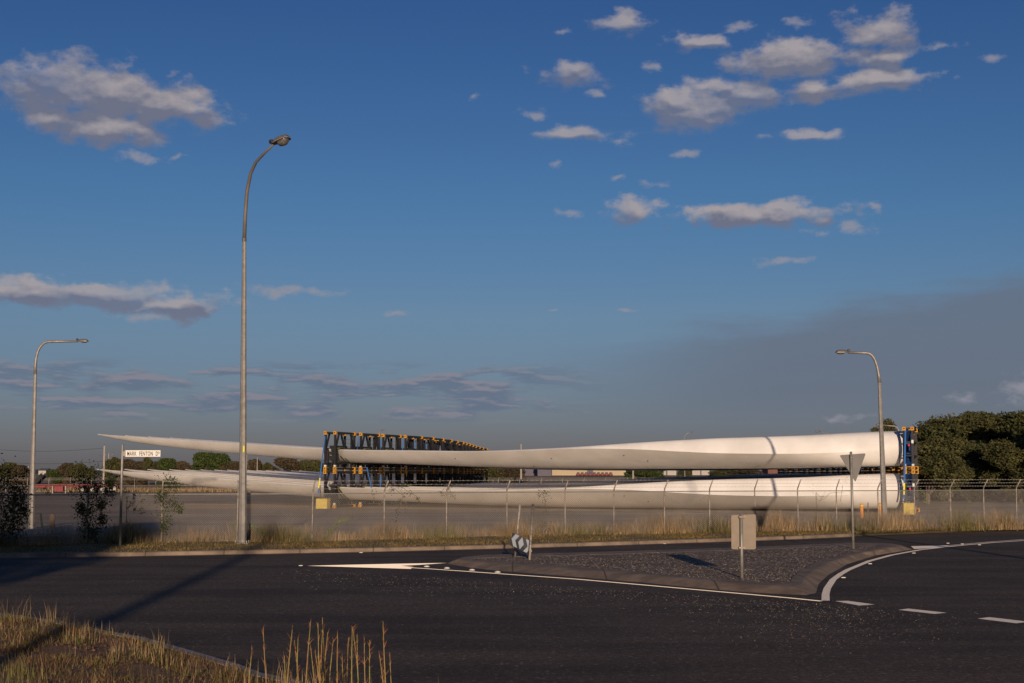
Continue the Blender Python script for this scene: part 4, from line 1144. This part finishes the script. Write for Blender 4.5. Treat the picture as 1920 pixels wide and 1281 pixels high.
def make_tree(seed, h, w, leafm, leaf=.22, per=330, nl=13, name='tree', low=.12):
    rng = random.Random(seed); t = thing(name, 'x', 'tree'); lobes = []
    for k in range(nl):
        a = rng.uniform(0, 6.283); rad = w*.5*math.sqrt(rng.random())*.8; zz = h*(low+ (1-low)*rng.random()**.8)
        lim = math.sqrt(max(.05, 1-((zz/h-.5)/.56)**2)); r = w*rng.uniform(.13, .24)
        zz = min(zz, h-r*.75)
        lobes.append((math.cos(a)*rad*lim, math.sin(a)*rad*lim, max(zz, r*.6), r))
    lobes.append((rng.uniform(-.1,.1)*w, 0, h-w*.15, w*.18))
    crown_mesh(rng, lobes, leaf, per).build('crown', leafm, t)
    tk = MB(); tk.tube([(0,0,-.2), (.05*w*rng.uniform(-1,1), 0, h*.25), (.08*w*rng.uniform(-1,1), 0, h*.55), (0,0,h*.85)], [h*.028, h*.022, h*.014, h*.004], 7)
    for (x, y, z, r) in lobes:
        z0 = h*rng.uniform(.12, .4); tk.tube([(0,0,z0), (x*.5, y*.5, z0+(z-z0)*.6), (x, y, z)], [h*.010, h*.007, h*.003], 5, False)
    tk.build('trunk', 'bark', t)
    return t
def stand(x, y, h, w, lb, pr): return put(pr, Vector((x, y, 0)), w/9.3, h/10, x, lb, 'trees outside the frame')
used = set()
def put(proto, loc_, sx, sz, rz, label, group):
    if proto.name in used: o = copy_tree(proto)
    else: o = proto; used.add(proto.name)
    o.location = loc_; o.scale = (sx, sx, sz); o.rotation_euler = (0,0,rz); tag(o, label, 'tree', group); return o
T1 = make_tree(1, 10, 9, 'leafd', .24, 300, 20); T2 = make_tree(2, 10, 9, 'leafm', .24, 300, 20); T3 = make_tree(3, 10, 8, 'leafd', .26, 300, 18); T4 = make_tree(4, 10, 10, 'leafm', .22, 300, 22)
T5 = make_tree(8, 10, 9, 'leafm', .22, 300, 9, low=.45)
wood = [ # proto, px, D, top y, width m, label
 (T2, 1738, 128, 833, 8.0, 'lighter olive tree right beside the blade root frame, lowest of the wood'),
 (T1, 1760, 150, 798, 9, 'dark tree behind the low olive tree by the root frame'),
 (T3, 1792, 156, 789, 9, 'dark dense tree second from the left of the wood skyline'),
 (T4, 1828, 152, 781, 11, 'broad olive tree with lit crown left of the highest skyline'),
 (T1, 1862, 158, 774, 11, 'tall dark tree forming the highest bump of the wood'),
 (T2, 1896, 154, 779, 10, 'olive tree right of the highest bump of the wood'),
 (T3, 1930, 150, 774, 11, 'dark tree at the right edge of the photo skyline'),
 (T4, 1780, 140, 822, 7, 'mid height tree in front of the dark left part of the wood'),
 (T3, 1815, 138, 835, 7, 'deep shaded tree in the middle of the wood foot'),
 (T1, 1850, 140, 828, 8, 'dark tree under the highest bump of the wood'),
 (T4, 1914, 132, 826, 7, 'sunlit olive tree low at the right edge'),
 (T1, 1882, 142, 836, 7, 'dark low tree left of the sunlit tree at the right edge'),
 (T2, 1965, 150, 780, 10, 'olive tree just past the right edge'),
 (T1, 1745, 170, 812, 9, 'far dark tree showing just right of the root frame top'),]
for pr, px, D, yt, w, lb in wood:
    B_ = Dg(px, D); B_.z = 0; h = (P(px, yt, D)-B_).z
    put(pr, B_, w/9.3, h/10, random.uniform(0, 6), lb, 'trees of the wood at right')
B_ = Dg(1667, 210); h = (P(1667, 786, 210)-B_).z; put(T5, B_, .62, h/10, 1.0, 'lone round tree peeping over the blade roots', 'trees beyond the yard')
stand(50.5, 119, 11.5, 9, 'tree outside the frame to the right, nearest the wood', T1)
stand(58, 114, 12.5, 10, 'tree outside the frame to the right, farther from the wood', T4)
# undergrowth skirt of the wood
TB = make_tree(15, 3, 6, 'leafd', .2, 330, 12, 'bush', low=.05)
for k, px in enumerate((1760, 1800, 1838, 1876, 1915, 1950)):
    B_ = Dg(px, 144+k%2*4); put(TB, Vector((B_.x, B_.y, 0)), .95, random.uniform(.9, 1.2), k*1.1, '%s dark shrub from the left at the foot of the wood' % (['first']+ORD[1:])[k], 'shrubs at the foot of the wood')['category'] = 'shrub'
# far trees at left and middle
U1 = make_tree(21, 10, 12, 'leafb', .38, 140, 14); U2 = make_tree(22, 10, 12, 'leafg', .38, 150, 14); U3 = make_tree(23, 10, 12, 'leafm', .38, 140, 14)
far = [(U3,10,868,46,'olive tree at the far left skyline'),(U1,34,873,40,'brownish tree second from the left skyline'),(U2,104,881,30,'small green bush behind the trailer'),
 (U1,124,869,26,'brownish round tree above the trailer'),(U3,143,869,28,'olive round tree right of the brownish one above the trailer'),(U3,160,873,11,'thin sapling left of the pale utility pole'),(U3,172,875,12,'second thin sapling left of the pale utility pole'),
 (U3,212,858,34,'olive tree behind the street name sign post'),(U1,240,862,34,'brown tree under the street name plate left end'),(U1,262,866,36,'brown tree under the middle of the street name plate'),(U3,280,858,26,'taller olive tree under the right end of the street name plate'),
 (U2,312,860,34,'green tree right of the street name plate'),(U1,340,866,36,'brown tree left of the big bright green tree'),(U2,382,849,42,'left half of the big bright green twin tree'),(U2,408,851,40,'right half of the big bright green twin tree'),
 (U1,440,866,36,'brown tree left of the tallest lamp'),(U1,476,862,34,'brown tree right of the tallest lamp'),(U3,498,868,30,'olive tree beneath the upper blade right of the lamp'),(U1,534,858,56,'wide brown tree beneath the upper blade'),(U3,572,863,44,'olive tree beneath the upper blade left of the frames'),(U3,600,862,36,'grey olive tree just left of the front black frame'),
 (U2,900,872,34,'green tree right of the last black frames'),(U3,925,876,40,'olive tree right of the green one by the last frames'),(U1,955,877,44,'brown tree left of the blue roofed shed'),
 (U2,1190,874,34,'green bush left half beside the pole in the middle'),(U2,1218,876,36,'green bush right half beside the pole in the middle'),(U3,1283,878,24,'olive bush between the two white sheds'),(U3,1352,879,46,'olive bush right of the white sheds'),(U1,1400,879,50,'brown bush farther right beneath the upper blade')]
for pr, px, yt, wpx, lb in far:
    D = 330 if px < 620 else 350
    B_ = Dg(px, D); h = (P(px, yt, D)-B_).z; w = wpx/F*D*1.45
    put(pr, B_, w/12, h/10, random.uniform(0, 6), lb, 'trees beyond the yard')
# hills on the skyline
b = MB(); n = 60
for i in range(n+1):
    x = -2600 + i*5200/n; z = 9 + 4*math.sin(i*.5)+2.5*math.sin(i*1.7)
    z = z if x < 300 else z*.7
    b.v += [(x, 3600, 1), (x, 3900, max(3, z)), (x, 4300, 1)]
for i in range(n): b.f += [(3*i, 3*i+3, 3*i+4, 3*i+1), (3*i+1, 3*i+4, 3*i+5, 3*i+2)]
struct(b.build('hills', 'hill'))

# ------------------------------------------------------------------ vines and shrubs on the fence
def sprig(name, label, cat_, spots, m, leaf, n, stems=None, group=None):
    """leaves scattered about chains of points; spots: list of (px,py,radius px)"""
    D = None; pts = []
    for (px, py, r) in spots:
        x = (px-960)/F*60
        # distance of the fence along this sight line
        lo, hi = 40, 90
        for _ in range(30):
            md = (lo+hi)/2; q = P(px, py, md)
            if q.y < interp(fline, q.x): lo = md
            else: hi = md
        pts.append((P(px, py, lo), r/F*lo))
    base = Vector((pts[0][0].x, pts[0][0].y, ZV)); o = thing(name, label, cat_, base, 0, group)
    b = MB()
    for _ in range(n):
        i = random.randrange(len(pts)); p, r = pts[i]
        q = p - base + Vector((random.gauss(0, r*.75), random.gauss(0, min(.25, r*.5)), random.gauss(0, r*.85)))
        if q.z < .02: q.z = random.uniform(.02, .3)
        s = leaf*random.uniform(.5, 1.2); a = Vector((random.gauss(0,1), random.gauss(0,1), random.gauss(0,1))).normalized(); c_ = a.cross(Vector((random.gauss(0,1), random.gauss(0,1), random.gauss(0,1)))).normalized()
        k = len(b.v); b.v += [tuple(q-a*s), tuple(q+c_*s*.5), tuple(q+a*s), tuple(q-c_*s*.5)]; b.f.append((k,k+1,k+2,k+3))
    b.build('leaves', m, o)
    tb = MB(); ch = [p[0]-base for p in pts]
    for a, c_ in zip(ch, ch[1:]): 
        if (a-c_).length < 1.2: tb.tube([tuple(a), tuple(a.lerp(c_, .5)+Vector((random.gauss(0,.04),0,random.gauss(0,.04)))), tuple(c_)], .007, 4, False)
    tb.tube([(0,0,0), tuple(ch[0])], .012, 4, False)
    tb.build('stems', 'bark', o)
    return o
random.seed(77)
sprig('climbing_vine', 'dense dark vine smothering the fence left of the street name sign', 'vine', [(165,1000,12),(163,980,13),(163,960,15),(168,945,18),(165,925,22),(170,910,25),(155,903,16),(180,905,16),(190,945,8),(192,975,7),(175,995,12),(205,920,9),(208,905,8),(152,955,7)], 'vine', .05, 3600, group='vines on the fence')
sprig('climbing_vine', 'medium dark vine on the fence post right of the street name sign', 'vine', [(306,990,6),(306,965,11),(310,945,15),(312,925,16),(308,912,14),(325,950,9),(298,930,8),(330,910,6),(318,905,8),(338,955,5),(312,975,8)], 'vine', .045, 1500, group='vines on the fence')
sprig('climbing_vine', 'sparse trailing vine strands between the two thicker vines', 'vine', [(238,935,3),(245,945,3),(250,930,3),(262,925,4),(266,940,3),(265,958,4),(252,955,3),(275,926,3),(240,952,3),(90,925,3),(84,915,3)], 'vine', .04, 260, group='vines on the fence')
sprig('roadside_shrub', 'leafy dark shrub at the far left edge behind the fence', 'shrub', [(5,1000,20),(0,970,28),(20,960,22),(0,930,28),(30,945,16),(10,905,20),(35,925,12),(42,955,10),(5,985,30),(28,985,16),(-20,930,40),(-20,980,40)], 'vine', .055, 3800)
sprig('climbing_vine', 'thin green vine climbing the fence right of the leaning chevron posts', 'vine', [(1022,1000,5),(1022,980,5),(1023,960,5),(1022,940,6),(1018,928,9),(1014,922,6),(1010,930,4),(1024,925,6),(1030,990,6),(1012,1000,8)], 'vine', .03, 420, group='vines on the fence')
sprig('climbing_vine', 'leafy vine climbing to the fence top right of the front black frame', 'vine', [(745,1000,6),(743,975,7),(744,960,5),(750,940,4),(757,930,4),(727,905,4),(735,918,4),(752,912,4),(770,925,4),(783,935,3),(700,925,4),(760,955,4)], 'vine', .035, 360, group='vines on the fence')
sprig('climbing_vine', 'small vine tuft on the fence arm above the long blade, fourth post from the lamp', 'vine', [(838,930,4),(830,925,5),(846,924,5),(850,932,4),(842,918,3),(825,924,3)], 'vine', .03, 110, group='vines on the fence')
sprig('climbing_vine', 'sparse vine dots before the white root left of the give way sign', 'vine', [(1530,925,8),(1545,930,7),(1535,940,8),(1556,925,6),(1577,925,9),(1580,910,6),(1575,940,7),(1524,915,5),(1585,900,4)], 'vine', .022, 120, group='vines on the fence')
sprig('creeper', 'bright yellow green creeper at the fence foot right of the lamp', 'vine', [(608,1008,4),(615,1000,4),(622,990,5),(632,982,4),(640,976,4),(650,974,4),(660,970,4)], 'viney', .035, 190, group='yellow green creepers')
sprig('creeper', 'bright yellow green creeper close beside the tallest lamp', 'vine', [(468,985,4),(478,990,4),(488,996,4),(497,1000,4),(500,1010,4),(440,978,4),(444,985,3)], 'viney', .035, 170, group='yellow green creepers')
sprig('creeper', 'bright yellow green creeper under the fence right of the blade root', 'vine', [(1775,988,6),(1768,982,5),(1762,990,5),(1780,980,4),(1728,925,4),(1733,930,3),(1737,940,3)], 'viney', .035, 170, group='yellow green creepers')
sprig('creeper', 'yellow green creeper on the fence at the right edge', 'vine', [(1880,980,6),(1890,978,5),(1900,983,5),(1872,975,4)], 'viney', .035, 110, group='yellow green creepers')

# ------------------------------------------------------------------ what stands behind the viewer and casts the long shadows
def shadow_tree(x, y, h, w, lb, seed):
    t = put(T5 if h > 13.5 else T2, Vector((x, y, 0)), w/9.3, h/10, seed, lb, 'trees behind the viewpoint'); return t
tn = math.tan(SUN_AZ)/math.tan(math.pi/2-0) if False else math.tan(SUN_AZ)
def behind(xs_, ys_, y): return xs_ + (ys_-y)*tn
for (xs_, ys_, y, h, w, lb) in ((-18.8, 62, -8, 13.6, 12, 'high crowned tree behind the viewpoint, left one'), (-28.5, 60, -12, 13.0, 11, 'broad tree behind the viewpoint, far left one'), (-37, 60, -6, 12, 10, 'outermost tree behind the viewpoint at left')):
    shadow_tree(behind(xs_, ys_, y), y, h, w, lb, int(h))
o = thing('utility_pole', 'tall timber utility pole standing behind the viewpoint', 'utility pole', (behind(-8.3, 40, -22), -22, 0), 0, None)
MB().tube([(0,0,0),(0,0,12.6)], [.24, .16], 10).build('pole', 'pwood', o); MB().beam((-1.0,0,12.0),(1.0,0,12.0),.12).build('crossarm', 'wood', o)
o = thing('street_lamp', 'street lamp standing outside the frame to the right', 'street lamp', (behind(15.9, 53, 26), 26, 0))
MB().tube([(0,0,0),(0,0,13.6)], [.16, .08], 8).build('pole', 'galv', o); MB().tube([(0,0,13.6),(-.5,0,14.6),(-2.2,0,15.0)], [.07,.06,.05], 8).build('arm', 'galv', o)
print('objects', len(bpy.data.objects), 'faces', sum(len(m_.polygons) for m_ in bpy.data.meshes))
